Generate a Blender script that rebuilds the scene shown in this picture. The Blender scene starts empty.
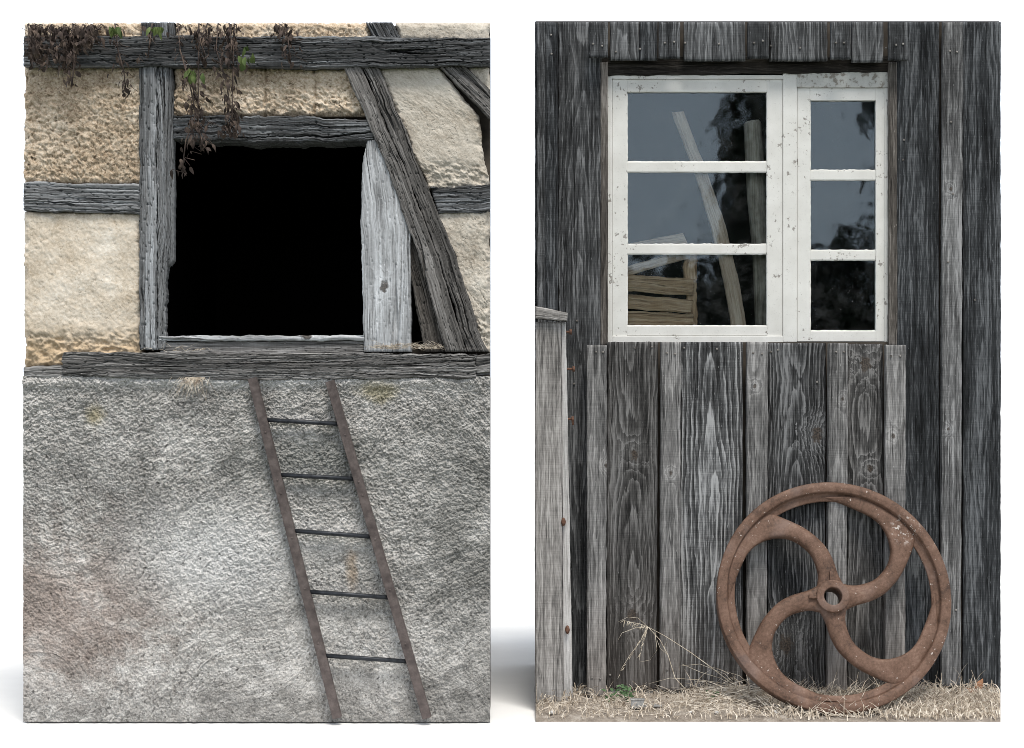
import bpy, bmesh, math, random
import numpy as np
from mathutils import Vector, Matrix, Euler

random.seed(7)
R = math.radians
scene = bpy.context.scene
COL = scene.collection

# ------------------------------------------------------------------ camera, sky, sun, exposure
CAM_D, CAM_Z, PPM = 10.0, 1.653, 200.0          # metres to the board wall, eye height, px per metre there
cam_data = bpy.data.cameras.new("camera")
cam = bpy.data.objects.new("camera", cam_data)
COL.objects.link(cam)
cam.location = (0, -CAM_D, CAM_Z)
cam.rotation_euler = (R(90), 0, 0)
cam_data.sensor_width = 36
cam_data.lens = 36 * CAM_D / 5.12
cam_data.clip_end = 5000
scene.camera = cam

SUN_DIR = Vector((0.13, -0.43, 0.88)).normalized()     # towards the sun: high, in front of the walls, to the right
world = bpy.data.worlds.new("World")
scene.world = world
world.use_nodes = True
wn = world.node_tree
sky = wn.nodes.new("ShaderNodeTexSky")
sky.sky_type = 'NISHITA'
sky.sun_disc = False
sky.sun_elevation = math.asin(SUN_DIR.z)
sky.sun_rotation = math.atan2(SUN_DIR.x, SUN_DIR.y)
sky.air_density = 1.0
sky.dust_density = 2.0
sky.ozone_density = 1.0
wn.nodes["Background"].inputs["Strength"].default_value = 0.10
# broken white overcast over that sky, brighter towards the veiled sun
tc = wn.nodes.new("ShaderNodeTexCoord")
sz = wn.nodes.new("ShaderNodeSeparateXYZ"); wn.links.new(tc.outputs["Generated"], sz.inputs[0])
cn = wn.nodes.new("ShaderNodeTexNoise"); cn.inputs["Scale"].default_value = 2.2; cn.inputs["Detail"].default_value = 5
wn.links.new(tc.outputs["Generated"], cn.inputs["Vector"])
# a pale bright band along the horizon below greyer cloud
br = wn.nodes.new("ShaderNodeMapRange"); br.interpolation_type = 'SMOOTHSTEP'; wn.links.new(sz.outputs[2], br.inputs[0])
br.inputs[1].default_value = 0.20; br.inputs[2].default_value = 0.42; br.inputs[3].default_value = 1.30; br.inputs[4].default_value = 0.42
cm = wn.nodes.new("ShaderNodeMath"); cm.operation = 'MULTIPLY_ADD'
wn.links.new(cn.outputs["Fac"], cm.inputs[0]); cm.inputs[1].default_value = 0.2
wn.links.new(br.outputs[0], cm.inputs[2])
cc = wn.nodes.new("ShaderNodeVectorMath"); cc.operation = 'SCALE'
cc.inputs[0].default_value = (9.7, 10.4, 11.5); wn.links.new(cm.outputs[0], cc.inputs[3])
mx = wn.nodes.new("ShaderNodeMix"); mx.data_type = 'RGBA'; mx.inputs[0].default_value = 0.93
wn.links.new(sky.outputs["Color"], mx.inputs[6]); wn.links.new(cc.outputs[0], mx.inputs[7])
wn.links.new(mx.outputs[2], wn.nodes["Background"].inputs["Color"])

sun_data = bpy.data.lights.new("sun", 'SUN')
sun_data.energy = 2.6
sun_data.angle = R(22)
sun_data.color = (1.0, 0.95, 0.88)
sun = bpy.data.objects.new("sun", sun_data)
COL.objects.link(sun)
sun.location = SUN_DIR * 30
sun.rotation_euler = SUN_DIR.to_track_quat('Z', 'Y').to_euler()

vs = scene.view_settings
vs.view_transform = 'Standard'
vs.look = 'None'
vs.exposure = 0.38
vs.gamma = 1.0
vs.use_curve_mapping = False
scene.cycles.pixel_filter_type = 'BLACKMAN_HARRIS'
scene.cycles.filter_width = 0.85

# ------------------------------------------------------------------ small helpers
def P(px, py, y):
    """world point at depth y that stands at this place of the layout drawing"""
    s = (CAM_D + y) / CAM_D / PPM
    return ((px - 512) * s, y, CAM_Z - (py - 374) * s)

def perlin(x, y, seed=0):
    rng = np.random.RandomState(seed)
    perm = rng.permutation(512)
    ang = rng.rand(512) * 2 * np.pi
    gx, gy = np.cos(ang), np.sin(ang)
    xi = np.floor(x).astype(np.int64); yi = np.floor(y).astype(np.int64)
    xf = x - xi; yf = y - yi
    u = xf * xf * xf * (xf * (xf * 6 - 15) + 10)
    v = yf * yf * yf * (yf * (yf * 6 - 15) + 10)
    def g(ix, iy, dx, dy):
        h = perm[(perm[ix & 511] + iy) & 511]
        return gx[h] * dx + gy[h] * dy
    a = g(xi, yi, xf, yf); b = g(xi + 1, yi, xf - 1, yf)
    c = g(xi, yi + 1, xf, yf - 1); d = g(xi + 1, yi + 1, xf - 1, yf - 1)
    return ((a + u * (b - a)) + v * ((c + u * (d - c)) - (a + u * (b - a)))) * 1.5

def fbm(x, y, seed=0, octv=4, gain=0.5):
    t = 0; amp = 1.0
    for k in range(octv):
        t = t + amp * perlin(x, y, seed + k * 17)
        x = x * 2.03 + 11.3; y = y * 2.03 + 5.7; amp *= gain
    return t

def ridged(x, y, seed=0):
    return 1 - np.clip(np.abs(perlin(x, y, seed)) * 1.6, 0, 1)

def link(name, me, mat=None, parent=None):
    o = bpy.data.objects.new(name, me)
    COL.objects.link(o)
    if mat: me.materials.append(mat)
    if parent is not None:
        o.parent = parent
        if parent.type == 'EMPTY':
            o.matrix_parent_inverse = Matrix.Translation(-Vector(parent.location))
    return o

def tag(o, label=None, cat=None, group=None, kind=None):
    if label: o["label"] = label
    if cat: o["category"] = cat
    if group: o["group"] = group
    if kind: o["kind"] = kind
    return o

def thing(name, loc, label, cat, group=None):
    o = bpy.data.objects.new(name, None)
    COL.objects.link(o)
    o.location = loc
    o.empty_display_size = 0.2
    return tag(o, label, cat, group, 'thing')

def mesh_np(name, verts, quads, uv=None, smooth=None, tris=None):
    """mesh from numpy arrays (quads Nx4)"""
    me = bpy.data.meshes.new(name)
    nq = len(quads)
    me.vertices.add(len(verts)); me.vertices.foreach_set("co", np.asarray(verts, np.float32).ravel())
    me.loops.add(nq * 4); me.loops.foreach_set("vertex_index", np.asarray(quads, np.int32).ravel())
    me.polygons.add(nq)
    me.polygons.foreach_set("loop_start", np.arange(0, nq * 4, 4, dtype=np.int32))
    if smooth is not None:
        me.polygons.foreach_set("use_smooth", np.asarray(smooth, bool))
    if uv is not None:
        l = me.uv_layers.new(name="UVMap")
        l.data.foreach_set("uv", np.asarray(uv, np.float32)[np.asarray(quads).ravel()].ravel())
    me.update(calc_edges=True)
    me.validate()
    return me

def bm_mesh(bm, name, smooth=False):
    me = bpy.data.meshes.new(name)
    bmesh.ops.recalc_face_normals(bm, faces=bm.faces)
    if smooth:
        for f in bm.faces: f.smooth = True
    bm.to_mesh(me); bm.free()
    return me

def box(bm, x0, x1, y0, y1, z0, z1, bev=0.0):
    r = bmesh.ops.create_cube(bm, size=1)
    vsx = r['verts']
    for v in vsx:
        v.co = Vector((x0 + (v.co.x + .5) * (x1 - x0), y0 + (v.co.y + .5) * (y1 - y0), z0 + (v.co.z + .5) * (z1 - z0)))
    if bev:
        es = {e for v in vsx for e in v.link_edges}
        bmesh.ops.bevel(bm, geom=list(es), offset=bev, segments=2, affect='EDGES', profile=0.6)

def tube(bm, pts, radii, n=8, cap=True):
    pts = [Vector(p) for p in pts]
    rings = []
    for i, p in enumerate(pts):
        a = pts[max(i - 1, 0)]; b = pts[min(i + 1, len(pts) - 1)]
        t = (b - a).normalized()
        up = Vector((0, 0, 1)) if abs(t.z) < .9 else Vector((1, 0, 0))
        s = t.cross(up).normalized(); w = s.cross(t).normalized()
        r = radii[i] if hasattr(radii, '__len__') else radii
        rings.append([bm.verts.new(p + (s * math.cos(k * 2 * math.pi / n) + w * math.sin(k * 2 * math.pi / n)) * r) for k in range(n)])
    for A, B in zip(rings, rings[1:]):
        for k in range(n):
            bm.faces.new((A[k], A[(k + 1) % n], B[(k + 1) % n], B[k])).smooth = True
    if cap:
        bm.faces.new(list(reversed(rings[0]))); bm.faces.new(rings[-1])

# ------------------------------------------------------------------ shader-node helper
class NT:
    def __init__(s, name):
        s.mat = bpy.data.materials.new(name)
        s.mat.use_nodes = True
        s.t = s.mat.node_tree
        s.t.nodes.clear()
        s.out = s.t.nodes.new("ShaderNodeOutputMaterial")
    def n(s, typ, **kw):
        nd = s.t.nodes.new(typ)
        for k, v in kw.items(): setattr(nd, k, v)
        return nd
    def put(s, sock, v):
        if isinstance(v, bpy.types.NodeSocket): s.t.links.new(v, sock)
        else: sock.default_value = v
    def m(s, op, a, b=0.0, c=0.0, clamp=False):
        nd = s.n("ShaderNodeMath", operation=op); nd.use_clamp = clamp
        s.put(nd.inputs[0], a); s.put(nd.inputs[1], b); s.put(nd.inputs[2], c)
        return nd.outputs[0]
    def add(s, a, b): return s.m('ADD', a, b)
    def sub(s, a, b): return s.m('SUBTRACT', a, b)
    def mul(s, a, b): return s.m('MULTIPLY', a, b)
    def vec(s, x, y, z=0.0):
        nd = s.n("ShaderNodeCombineXYZ")
        s.put(nd.inputs[0], x); s.put(nd.inputs[1], y); s.put(nd.inputs[2], z)
        return nd.outputs[0]
    def noise(s, v, scale=1.0, detail=3.0, rough=0.55, dist=0.0):
        nd = s.n("ShaderNodeTexNoise")
        s.put(nd.inputs["Vector"], v); s.put(nd.inputs["Scale"], scale)
        s.put(nd.inputs["Detail"], detail); s.put(nd.inputs["Roughness"], rough); s.put(nd.inputs["Distortion"], dist)
        return nd.outputs["Fac"]
    def voro(s, v, scale=1.0, feature='F1'):
        nd = s.n("ShaderNodeTexVoronoi", feature=feature)
        s.put(nd.inputs["Vector"], v); s.put(nd.inputs["Scale"], scale)
        return nd.outputs["Distance"]
    def step(s, v, a, b):
        """smooth ramp 0..1 as v goes a..b"""
        nd = s.n("ShaderNodeMapRange", interpolation_type='SMOOTHSTEP')
        s.put(nd.inputs[0], v); s.put(nd.inputs[1], a); s.put(nd.inputs[2], b)
        nd.inputs[3].default_value = 0; nd.inputs[4].default_value = 1
        return nd.outputs[0]
    def mix(s, f, a, b, blend='MIX'):
        nd = s.n("ShaderNodeMix", data_type='RGBA', blend_type=blend)
        s.put(nd.inputs[0], f)
        for i, v in ((6, a), (7, b)):
            s.put(nd.inputs[i], v if isinstance(v, bpy.types.NodeSocket) else (*v[:3], 1.0))
        return nd.outputs[2]
    def ramp(s, f, stops):
        nd = s.n("ShaderNodeValToRGB")
        el = nd.color_ramp.elements
        while len(el) < len(stops): el.new(0.5)
        for e, (p, c) in zip(el, stops): e.position = p; e.color = (*c[:3], 1)
        s.put(nd.inputs[0], f)
        return nd.outputs[0]
    def uv(s):
        nd = s.n("ShaderNodeUVMap"); nd.uv_map = "UVMap"
        sp = s.n("ShaderNodeSeparateXYZ"); s.t.links.new(nd.outputs[0], sp.inputs[0])
        return sp.outputs[0], sp.outputs[1]
    def obj(s): return s.n("ShaderNodeTexCoord").outputs["Object"]
    def rand(s): return s.n("ShaderNodeObjectInfo").outputs["Random"]
    def bsdf(s, col, rough=0.85, bump=None, strength=0.5, dist=0.004, metal=0.0, spec=0.3):
        b = s.n("ShaderNodeBsdfPrincipled")
        s.put(b.inputs["Base Color"], col if isinstance(col, bpy.types.NodeSocket) else (*col[:3], 1))
        s.put(b.inputs["Roughness"], rough); s.put(b.inputs["Metallic"], metal)
        s.put(b.inputs["Specular IOR Level"], spec)
        if bump is not None:
            bn = s.n("ShaderNodeBump"); s.put(bn.inputs["Height"], bump)
            bn.inputs["Strength"].default_value = strength; bn.inputs["Distance"].default_value = dist
            s.t.links.new(bn.outputs[0], b.inputs["Normal"])
        s.t.links.new(b.outputs[0], s.out.inputs[0])
        return s.mat

def g(v, warm=0.0):
    """weathered grey of a value, warm > 0 browner, < 0 bluer"""
    return (v * (1 + warm), v, v * (1 - warm))

def wood(name, dark, mid, light, seed=0.0, ring=0.018, x0=0.0, y0=0.05, tilt=0.05, saw=0.15, knots=(), kj=0.0, crack=0.5,
         lines=0.25, bump=0.6, stain=None, contrast=1.0, long=1.7):
    s = NT(name)
    x, y = s.uv()
    rnd = s.mul(s.rand(), 37.0)
    X = s.add(x, s.add(rnd, seed)); Y = s.add(y, s.mul(s.rand(), 11.0))
    warp = s.sub(s.noise(s.vec(s.mul(X, 5), s.mul(Y, 1.6)), detail=2), 0.5)
    rx = s.add(s.sub(x, x0), s.mul(warp, 0.09))
    ry = s.add(s.mul(s.add(y, s.mul(s.rand(), 1.5)), tilt), y0)
    ry = s.sub(s.m('PINGPONG', ry, 0.10), 0.02)
    r = s.m('SQRT', s.add(s.mul(rx, rx), s.mul(ry, ry)))
    knot = None; halo = None
    rk = s.rand(); rk2 = s.m('FRACT', s.mul(rk, 17.3))
    for (kx, ky, kr) in knots:
        dx = s.sub(x, s.add(kx, s.mul(s.sub(rk, .5), kj * .06))); dy = s.mul(s.sub(y, s.add(ky, s.mul(s.sub(rk2, .5), kj))), 0.75)
        d = s.m('SQRT', s.add(s.mul(dx, dx), s.mul(dy, dy)))
        d = s.add(d, s.mul(s.sub(s.noise(s.vec(s.mul(X, 45), s.mul(Y, 40)), detail=3), .5), kr * 1.5))
        e = s.m('EXPONENT', s.mul(s.m('POWER', s.m('DIVIDE', d, kr * 2.0), 2.0), -1.0))
        r = s.add(r, s.mul(e, 0.05))
        k1 = s.sub(1.0, s.step(d, kr * 0.45, kr * 0.85))
        knot = k1 if knot is None else s.m('MAXIMUM', knot, k1)
        halo = e if halo is None else s.m('MAXIMUM', halo, e)
    r = s.add(r, s.mul(s.sub(s.noise(s.vec(s.mul(X, 40), s.mul(Y, 3)), detail=3), .5), 0.022))
    fr_ = s.m('FRACT', s.mul(r, 1 / ring))
    line = s.mul(s.m('POWER', fr_, 2.5), s.sub(1.0, s.step(fr_, .90, 1.0)))
    fib0 = s.noise(s.vec(s.mul(X, 240), s.mul(Y, 30 / long)), detail=3, rough=.6)
    fib1 = s.noise(s.vec(s.mul(X, 115), s.mul(Y, 7 / long)), detail=3, rough=.65)
    fib2 = s.noise(s.vec(s.mul(X, 42), s.mul(Y, 1.8 / long)), detail=3, rough=.6)
    patch = s.noise(s.vec(s.mul(X, 9), s.mul(Y, 1.5 / long)), detail=4, rough=.6)
    sw = s.noise(s.vec(s.mul(X, 6), s.mul(Y, 210)), detail=2)
    f = s.add(s.mul(s.sub(fib1, .5), 1.5 * contrast), s.add(s.mul(s.sub(fib0, .5), 1.0 * contrast), s.mul(s.sub(fib2, .5), 0.7 * contrast)))
    f = s.add(f, s.mul(s.mul(s.sub(line, .25), lines * 1.45), s.step(patch, .25, .5)))
    f = s.add(f, s.mul(s.sub(patch, .5), 1.7 * contrast))
    f = s.add(f, s.mul(s.sub(sw, .5), saw * 3.0))
    f = s.add(f, 0.5)
    if halo is not None: f = s.add(f, s.mul(halo, 0.25))
    col = s.ramp(f, [(0.05, dark), (0.5, mid), (0.95, light)])
    # small pale flecks and dark checks along the grain
    fl = s.noise(s.vec(s.mul(X, 150), s.mul(Y, 38)), detail=2)
    col = s.mix(s.mul(s.step(fl, .66, .78), .6), col, [min(1, c * 1.35) for c in light])
    cr = s.noise(s.vec(s.mul(X, 38), s.mul(Y, 0.9)), detail=2.5, rough=.6)
    cl = s.sub(1.0, s.step(s.m('ABSOLUTE', s.sub(cr, .5)), 0.0, 0.022))
    msk = s.step(s.noise(s.vec(s.mul(X, 4), s.mul(Y, 1.7)), detail=2), .52 - crack * .25, .62)
    cl = s.mul(cl, msk)
    col = s.mix(s.mul(cl, .85), col, [c * .35 for c in dark])
    if stain is not None:          # (colour, y from, y to): damp foot or brown unweathered part
        sc, ya, yb = stain
        sf = s.step(s.add(y, s.mul(s.sub(patch, .5), .5)), ya, yb)
        col = s.mix(s.mul(sf, .65), col, s.mix(f, [c * .5 for c in sc], [c * 1.5 for c in sc]))
    if knot is not None:
        col = s.mix(s.mul(knot, .85), col, s.ramp(s.noise(s.vec(s.mul(x, 120), s.mul(y, 120)), detail=3), [(.35, (0.012, 0.010, 0.009)), (.65, (.085, .065, .05))]))
    h = s.sub(s.add(s.mul(f, .6), s.mul(line, .2)), s.mul(cl, 1.2))
    return s.bsdf(col, 0.88, h, bump, 0.004, spec=.2)

def plaster(name, a, b, c, ochre=None, scale=1.0, pits=0.5, bumps=0.7, patches=(), grain=1.0):
    """a, b, c: dark, middle, pale; ochre = (colour, y from, y to) for the bare clay at a panel's foot"""
    s = NT(name)
    x, y = s.uv()
    v = s.vec(x, y, s.mul(s.rand(), 9.0))
    big = s.noise(v, 2.6 * scale, 4, .6)
    med = s.noise(v, 14 * scale, 5, .65)
    fine = s.noise(v, 85, 4, .7)
    grit = s.noise(v, 190, 3, .7)
    f = s.add(s.add(s.mul(s.sub(big, .5), 1.0), s.mul(s.sub(med, .5), .8)), s.add(s.add(s.mul(s.sub(fine, .5), .95), s.mul(s.sub(grit, .5), .9 * grain)), .5))
    col = s.ramp(f, [(0.1, a), (0.5, b), (0.9, c)])
    for (pc, px_, py_, rx_, ry_, amt) in patches:
        dx = s.mul(s.sub(x, px_), 1 / rx_); dy = s.mul(s.sub(y, py_), 1 / ry_)
        d = s.add(s.m('SQRT', s.add(s.mul(dx, dx), s.mul(dy, dy))), s.mul(s.sub(med, .5), 1.1))
        d = s.add(d, s.mul(s.sub(big, .5), .8))
        col = s.mix(s.mul(s.sub(1.0, s.step(d, .15, 1.1)), amt), col, s.mix(f, [q * .6 for q in pc], [min(1, q * 1.3) for q in pc]))
    if ochre:
        oc, ya, yb = ochre
        col = s.mix(s.mul(s.step(s.add(y, s.mul(s.sub(med, .5), .25)), ya, yb), .75), col, s.mix(f, [q * .55 for q in oc], [q * 1.35 for q in oc]))
    pit = s.step(s.noise(v, 48, 3, .6), .60, .72)
    col = s.mix(s.mul(pit, pits), col, [q * .45 for q in a])
    h = s.add(s.mul(fine, .8), s.sub(s.mul(med, .6), s.mul(pit, .8)))
    return s.bsdf(col, 0.95, h, bumps, 0.006, spec=.1)

# ------------------------------------------------------------------ weathered slab between two outlines
def resample(A, n, t):
    A = np.array(A, float)
    return np.stack([np.interp(t, np.linspace(0, 1, len(A)) if n is None else n, A[:, k]) for k in (0, 1)], 1)

def arc(A):
    c = np.concatenate([[0], np.cumsum(np.hypot(*np.diff(A, axis=0).T))]); return c / c[-1]

def slab(name, A, B, yf, depth, mat, parent, step=(1.5, 0.7), rag=1.0, disp=None, seed=0, edge=0.006, edge_w=0.012, endrag=0.0):
    """solid piece whose front lies between the outlines A and B (layout points), grain running along them"""
    A = np.array(A, float); B = np.array(B, float)
    if len(A) != len(B):
        if len(A) < len(B): A = resample(A, None, np.linspace(0, 1, len(B)) if len(A) > 2 else arc(B))
        else: B = resample(B, None, np.linspace(0, 1, len(A)) if len(B) > 2 else arc(A))
    mid = (A + B) / 2
    L = np.concatenate([[0], np.cumsum(np.hypot(*np.diff(mid, axis=0).T))])
    W = np.hypot(*(B - A).T).max()
    nu = max(4, int(L[-1] / step[0])); nv = max(4, int(W / step[1]))
    t = np.linspace(0, L[-1], nu + 1)
    a = resample(A, L, t); b = resample(B, L, t)
    m2 = (CAM_D + yf) / CAM_D / PPM                     # metres per layout unit at this depth
    d = b - a
    w = np.hypot(*d.T)[:, None]; dn = d / w
    um = t * m2
    a = a + dn * (fbm(um * 7, um * 0 + seed, seed + 3, 6, .68)[:, None] * rag)
    b = b + dn * (fbm(um * 7, um * 0 + seed + 7.7, seed + 4, 6, .68)[:, None] * rag)
    s = np.linspace(0, 1, nv + 1)
    px = a[:, None, 0] + (b - a)[:, None, 0] * s[None]
    py = a[:, None, 1] + (b - a)[:, None, 1] * s[None]
    U = np.repeat(um[:, None], nv + 1, 1)
    wm = np.hypot(*(b - a).T)[:, None] * m2
    V = (s[None] - .5) * wm
    if endrag:
        tang = np.gradient((a + b) / 2, axis=0); tang /= np.hypot(*tang.T)[:, None]
        er = fbm(V * 30, V * 0 + seed, seed + 9, 3) * endrag
        k = np.exp(-np.minimum(t, L[-1] - t) / 12.0)[:, None]
        px = px + tang[:, None, 0] * er * k; py = py + tang[:, None, 1] * er * k
    h = np.zeros_like(U) if disp is None else disp(U, V, wm + 0 * V, px, py)
    ed = np.minimum(s, 1 - s)[None] * wm
    ed = np.minimum(ed, (np.minimum(t, L[-1] - t) * m2 * 1.5)[:, None])
    h = h - edge * np.clip(1 - ed / edge_w, 0, 1) ** 2
    if parent is not None and parent.name == 'timber_framed_wall': px = np.clip(px, 23, 490.3)
    X = (px - 512) * m2; Z = CAM_Z - (py - 374) * m2; Y = yf - h
    front = np.stack([X, Y, Z], -1)
    back0 = front[:, :1].copy(); back0[..., 1] = yf + depth
    back1 = front[:, -1:].copy(); back1[..., 1] = yf + depth
    G = np.concatenate([back0, front, back1], 1)          # (nu+1, nv+3, 3)
    UV = np.stack([np.concatenate([V[:, :1] - depth, V, V[:, -1:] + depth], 1), np.concatenate([U[:, :1], U, U[:, :1]], 1)], -1)
    nr, nc = G.shape[:2]
    idx = np.arange(nr * nc).reshape(nr, nc)
    q = np.stack([idx[:-1, :-1], idx[1:, :-1], idx[1:, 1:], idx[:-1, 1:]], -1)
    sm = np.ones((nr - 1, nc - 1), bool); sm[:, 0] = False; sm[:, -1] = False
    qs = [q.reshape(-1, 4)]
    bk = np.stack([idx[:-1, -1], idx[1:, -1], idx[1:, 0], idx[:-1, 0]], -1); qs.append(bk)
    # end caps: strips from the end row to a copy of it at the back
    v = [G.reshape(-1, 3)]; uvs = [UV.reshape(-1, 2)]; base = nr * nc
    for row, flip in ((0, False), (nr - 1, True)):
        c = G[row].copy(); c[:, 1] = yf + depth
        v.append(c); uvs.append(UV[row] + np.array([0, depth if row else -depth]))
        ci = np.arange(base, base + nc); base += nc
        r_ = idx[row]
        cq = np.stack([r_[:-1], r_[1:], ci[1:], ci[:-1]], -1)
        qs.append(cq if not flip else cq[:, ::-1])
    sm = np.concatenate([sm.ravel(), np.zeros(sum(len(k) for k in qs[1:]), bool)])
    me = mesh_np(name, np.concatenate(v), np.concatenate(qs), np.concatenate(uvs), sm)
    return link(name, me, mat, parent)

def d_timber(seed, amp=1.0, cracks=1.0):
    def f(U, V, W, px, py):
        Vw = V + .006 * perlin(U * 3, V * 8, seed + 8)
        h = 0.004 * fbm(U * 1.5, V * 9, seed, 3)
        h += 0.0018 * fbm(U * 1.4, Vw * 110, seed + 1, 4, .65)
        r = ridged(U * .55, Vw * 20, seed + 2)
        m = np.clip(.3 + 1.8 * perlin(U * 2.0, V * 8, seed + 3), 0, 1)
        h -= 0.036 * cracks * m * np.clip((r - .93) / .07, 0, 1) ** .7
        r2 = ridged(U * .6, Vw * 44, seed + 5)
        h -= 0.008 * np.clip((r2 - .88) / .12, 0, 1) * np.clip(-.1 + 1.8 * perlin(U * 2.2, V * 14, seed + 13), 0, 1)
        c = perlin(U * 16, Vw * 55, seed + 6)              # splinters broken off
        h -= 0.004 * np.clip((c - .25) / .06, 0, 1) * np.clip(.2 + perlin(U * 3, V * 12, seed + 7) * 2, 0, 1)
        k = perlin(U * 70, V * 90, seed + 14)              # worm holes
        h -= 0.010 * np.clip((k - .55) / .1, 0, 1)
        return h * amp
    return f

def d_board(seed, amp=1.0):
    def f(U, V, W, px, py):
        h = 0.0012 * fbm(U * 6, V * 110, seed, 3) + 0.004 * perlin(U * 0.9, V * 3, seed + 4)
        r = ridged(U * .8, V * 22, seed + 2)
        m = np.clip(perlin(U * 1.3, V * 5, seed + 3) * 2, 0, 1)
        h -= 0.006 * m * np.clip((r - .92) / .08, 0, 1)
        return h * amp
    return f

def edge_drop(U, V, W, seed, deep, wide):
    ed = np.minimum(np.minimum(V + W / 2, W / 2 - V), np.minimum(U, U.max() - U))
    return deep * np.clip(1 - ed / np.maximum(.002, wide * 1.3 + wide * 1.2 * fbm(U * 18, V * 18, seed + 9, 3)), 0, 1) ** 1.5

def d_rough(seed, amp=1.0, fine=1.0):
    def f(U, V, W, px, py):
        u = U + .015 * fbm(U * 14, V * 14, seed + 20, 2); v = V + .015 * fbm(U * 14, V * 14, seed + 21, 2)
        h = 0.006 * fbm(u * 7, v * 7, seed, 2)
        h += 0.007 * fine * fbm(u * 38, v * 38, seed + 5, 4, .7)
        r = ridged(u * 30, v * 30, seed + 7)
        h -= 0.012 * np.clip((r - .80) / .2, 0, 1) * np.clip(.1 + 1.6 * perlin(u * 11, v * 11, seed + 8), 0, 1)
        k = perlin(u * 55, v * 70, seed + 15)
        h -= 0.008 * np.clip((k - .30) / .15, 0, 1)
        return (h - edge_drop(U, V, W, seed, .03, .016)) * amp
    return f

def d_smooth(seed, amp=1.0):
    def f(U, V, W, px, py):
        h = 0.006 * fbm(U * 5, V * 5, seed, 3)
        a = fbm(U * 14 + V * 20, V * 30 - U * 20, seed + 2, 4, .6)
        h += 0.0022 * a + 0.0013 * fbm(U * 70, V * 70, seed + 4, 3, .6)
        sc = ridged(U * 14 + .4 * a, V * 20 + .2 * a, seed + 6)
        h -= 0.006 * np.clip((sc - .9) / .1, 0, 1) * np.clip(perlin(U * 8, V * 8, seed + 7) * 2, 0, 1)
        foot = np.clip((U / U.max() - .76) / .06 + .8 * perlin(U * 12, V * 9, seed + 11), 0, 1) if U.max() > .5 else 0 * U
        h -= foot * (.010 - .014 * fbm(U * 30, V * 22, seed + 10, 4, .6))
        return (h - edge_drop(U, V, W, seed, .03, .018)) * amp
    return f

def d_cast(seed):
    """rough-cast render thrown and swept on in diagonal strokes"""
    def f(U, V, W, px, py):
        th = -0.70 + .6 * perlin(U * 1.1, V * 1.1, seed) + .5 * np.clip((px - 230) / 300, -1, 1)
        wu = U + .006 * fbm(U * 12, V * 12, seed + 1, 2); wv = V + .006 * fbm(U * 12, V * 12, seed + 2, 2)
        p = np.cos(th) * wv + np.sin(th) * wu; q = -np.sin(th) * wv + np.cos(th) * wu
        h = 0.007 * fbm(p * 5, q * 9, seed + 3, 2) + 0.003 * perlin(p * 16, q * 26, seed + 16)
        n1 = fbm(p * 30, q * 62, seed + 4, 4, .68)
        n2 = fbm(wu * 85, wv * 85, seed + 5, 3, .75)
        calm = np.clip(.55 + .9 * perlin(U * 1.6 + 3, V * 1.6, seed + 6), 0.0, 1) * np.clip((py - 480) / 120, 0, .8)
        n3 = fbm(wu * 26, wv * 26, seed + 18, 4, .6)
        h += (0.0034 * n1 + 0.0044 * n2 + .0038 * n3) * (1 - .40 * calm)
        k = perlin(wu * 52, wv * 60, seed + 7)
        h -= 0.006 * np.clip((k - .22) / .2, 0, 1) * np.clip(.55 + perlin(wu * 5, wv * 5, seed + 8), 0, 1)
        s = ridged(p * 1.0, q * 6, seed + 9)
        h += 0.011 * np.clip((s - .94) / .06, 0, 1) * np.clip(perlin(U * 2.5, V * 2.5, seed + 10) * 1.8, 0, 1) * np.clip((py - 520) / 60, 0, 1)
        lip = np.exp(-((py - 382 - 3 * perlin(V * 9, U * 0, seed + 12)) / 5.0) ** 2)
        return h + .012 * lip
    return f

# ------------------------------------------------------------------ setting: sky wood behind the viewer, ground
def plane(name, x0, x1, y0, y1, z, mat, kind='structure'):
    me = mesh_np(name, [(x0, y0, z), (x1, y0, z), (x1, y1, z), (x0, y1, z)], [(0, 1, 2, 3)])
    return tag(link(name, me, mat), kind=kind)

s = NT("meadow"); v = s.obj()
f = s.noise(v, 1.2, 6, .6)
plane("ground", -900, 900, -900, 900, -0.004, s.bsdf(s.ramp(f, [(.3, (.025, .035, .015)), (.7, (.06, .075, .03))]), .95))  # dark unseen ground added before the walls so less light bounces up
s = NT("white_concrete"); v = s.obj()
f = s.noise(v, 3.0, 6, .6)
plane("pavement", -800, 800, -1.25, 880, 0.0, s.bsdf(s.ramp(f, [(.3, (.80, .80, .79)), (.7, (.85, .85, .84))]), .9, f, .1, .002))  # added white ground, front edge kept short to limit bounce onto the walls

# ------------------------------------------------------------------ LEFT: timber framed wall
YL = -0.5
lw = thing("timber_framed_wall", ((P(256, 374, YL)[0]), -0.25, 0),
           "tall timber framed wall with pale clay infill, black hatch opening and rough grey render below", "wall")
W_beam = wood("beam_wood", g(.020), g(.20, -.02), g(.48, -.04), seed=1, lines=.12, saw=.05, crack=.8, bump=.8, contrast=.75, long=3.5)
W_dark = wood("dark_beam_wood", g(.010), g(.075, -.02), g(.34, -.05), seed=2, lines=.1, saw=.05, crack=.9, bump=.9, contrast=.72, long=3.5)
W_brown = wood("brace_wood", g(.014, .06), g(.125, .06), g(.34, .04), seed=3, lines=.12, saw=.04, crack=.8, bump=.8, contrast=.7, long=3.5)
W_shade = wood("dark_brace_wood", g(.008, .12), g(.045, .12), g(.13, .1), seed=6, lines=.1, saw=.04, crack=.8, bump=.8, long=3.5)
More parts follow.
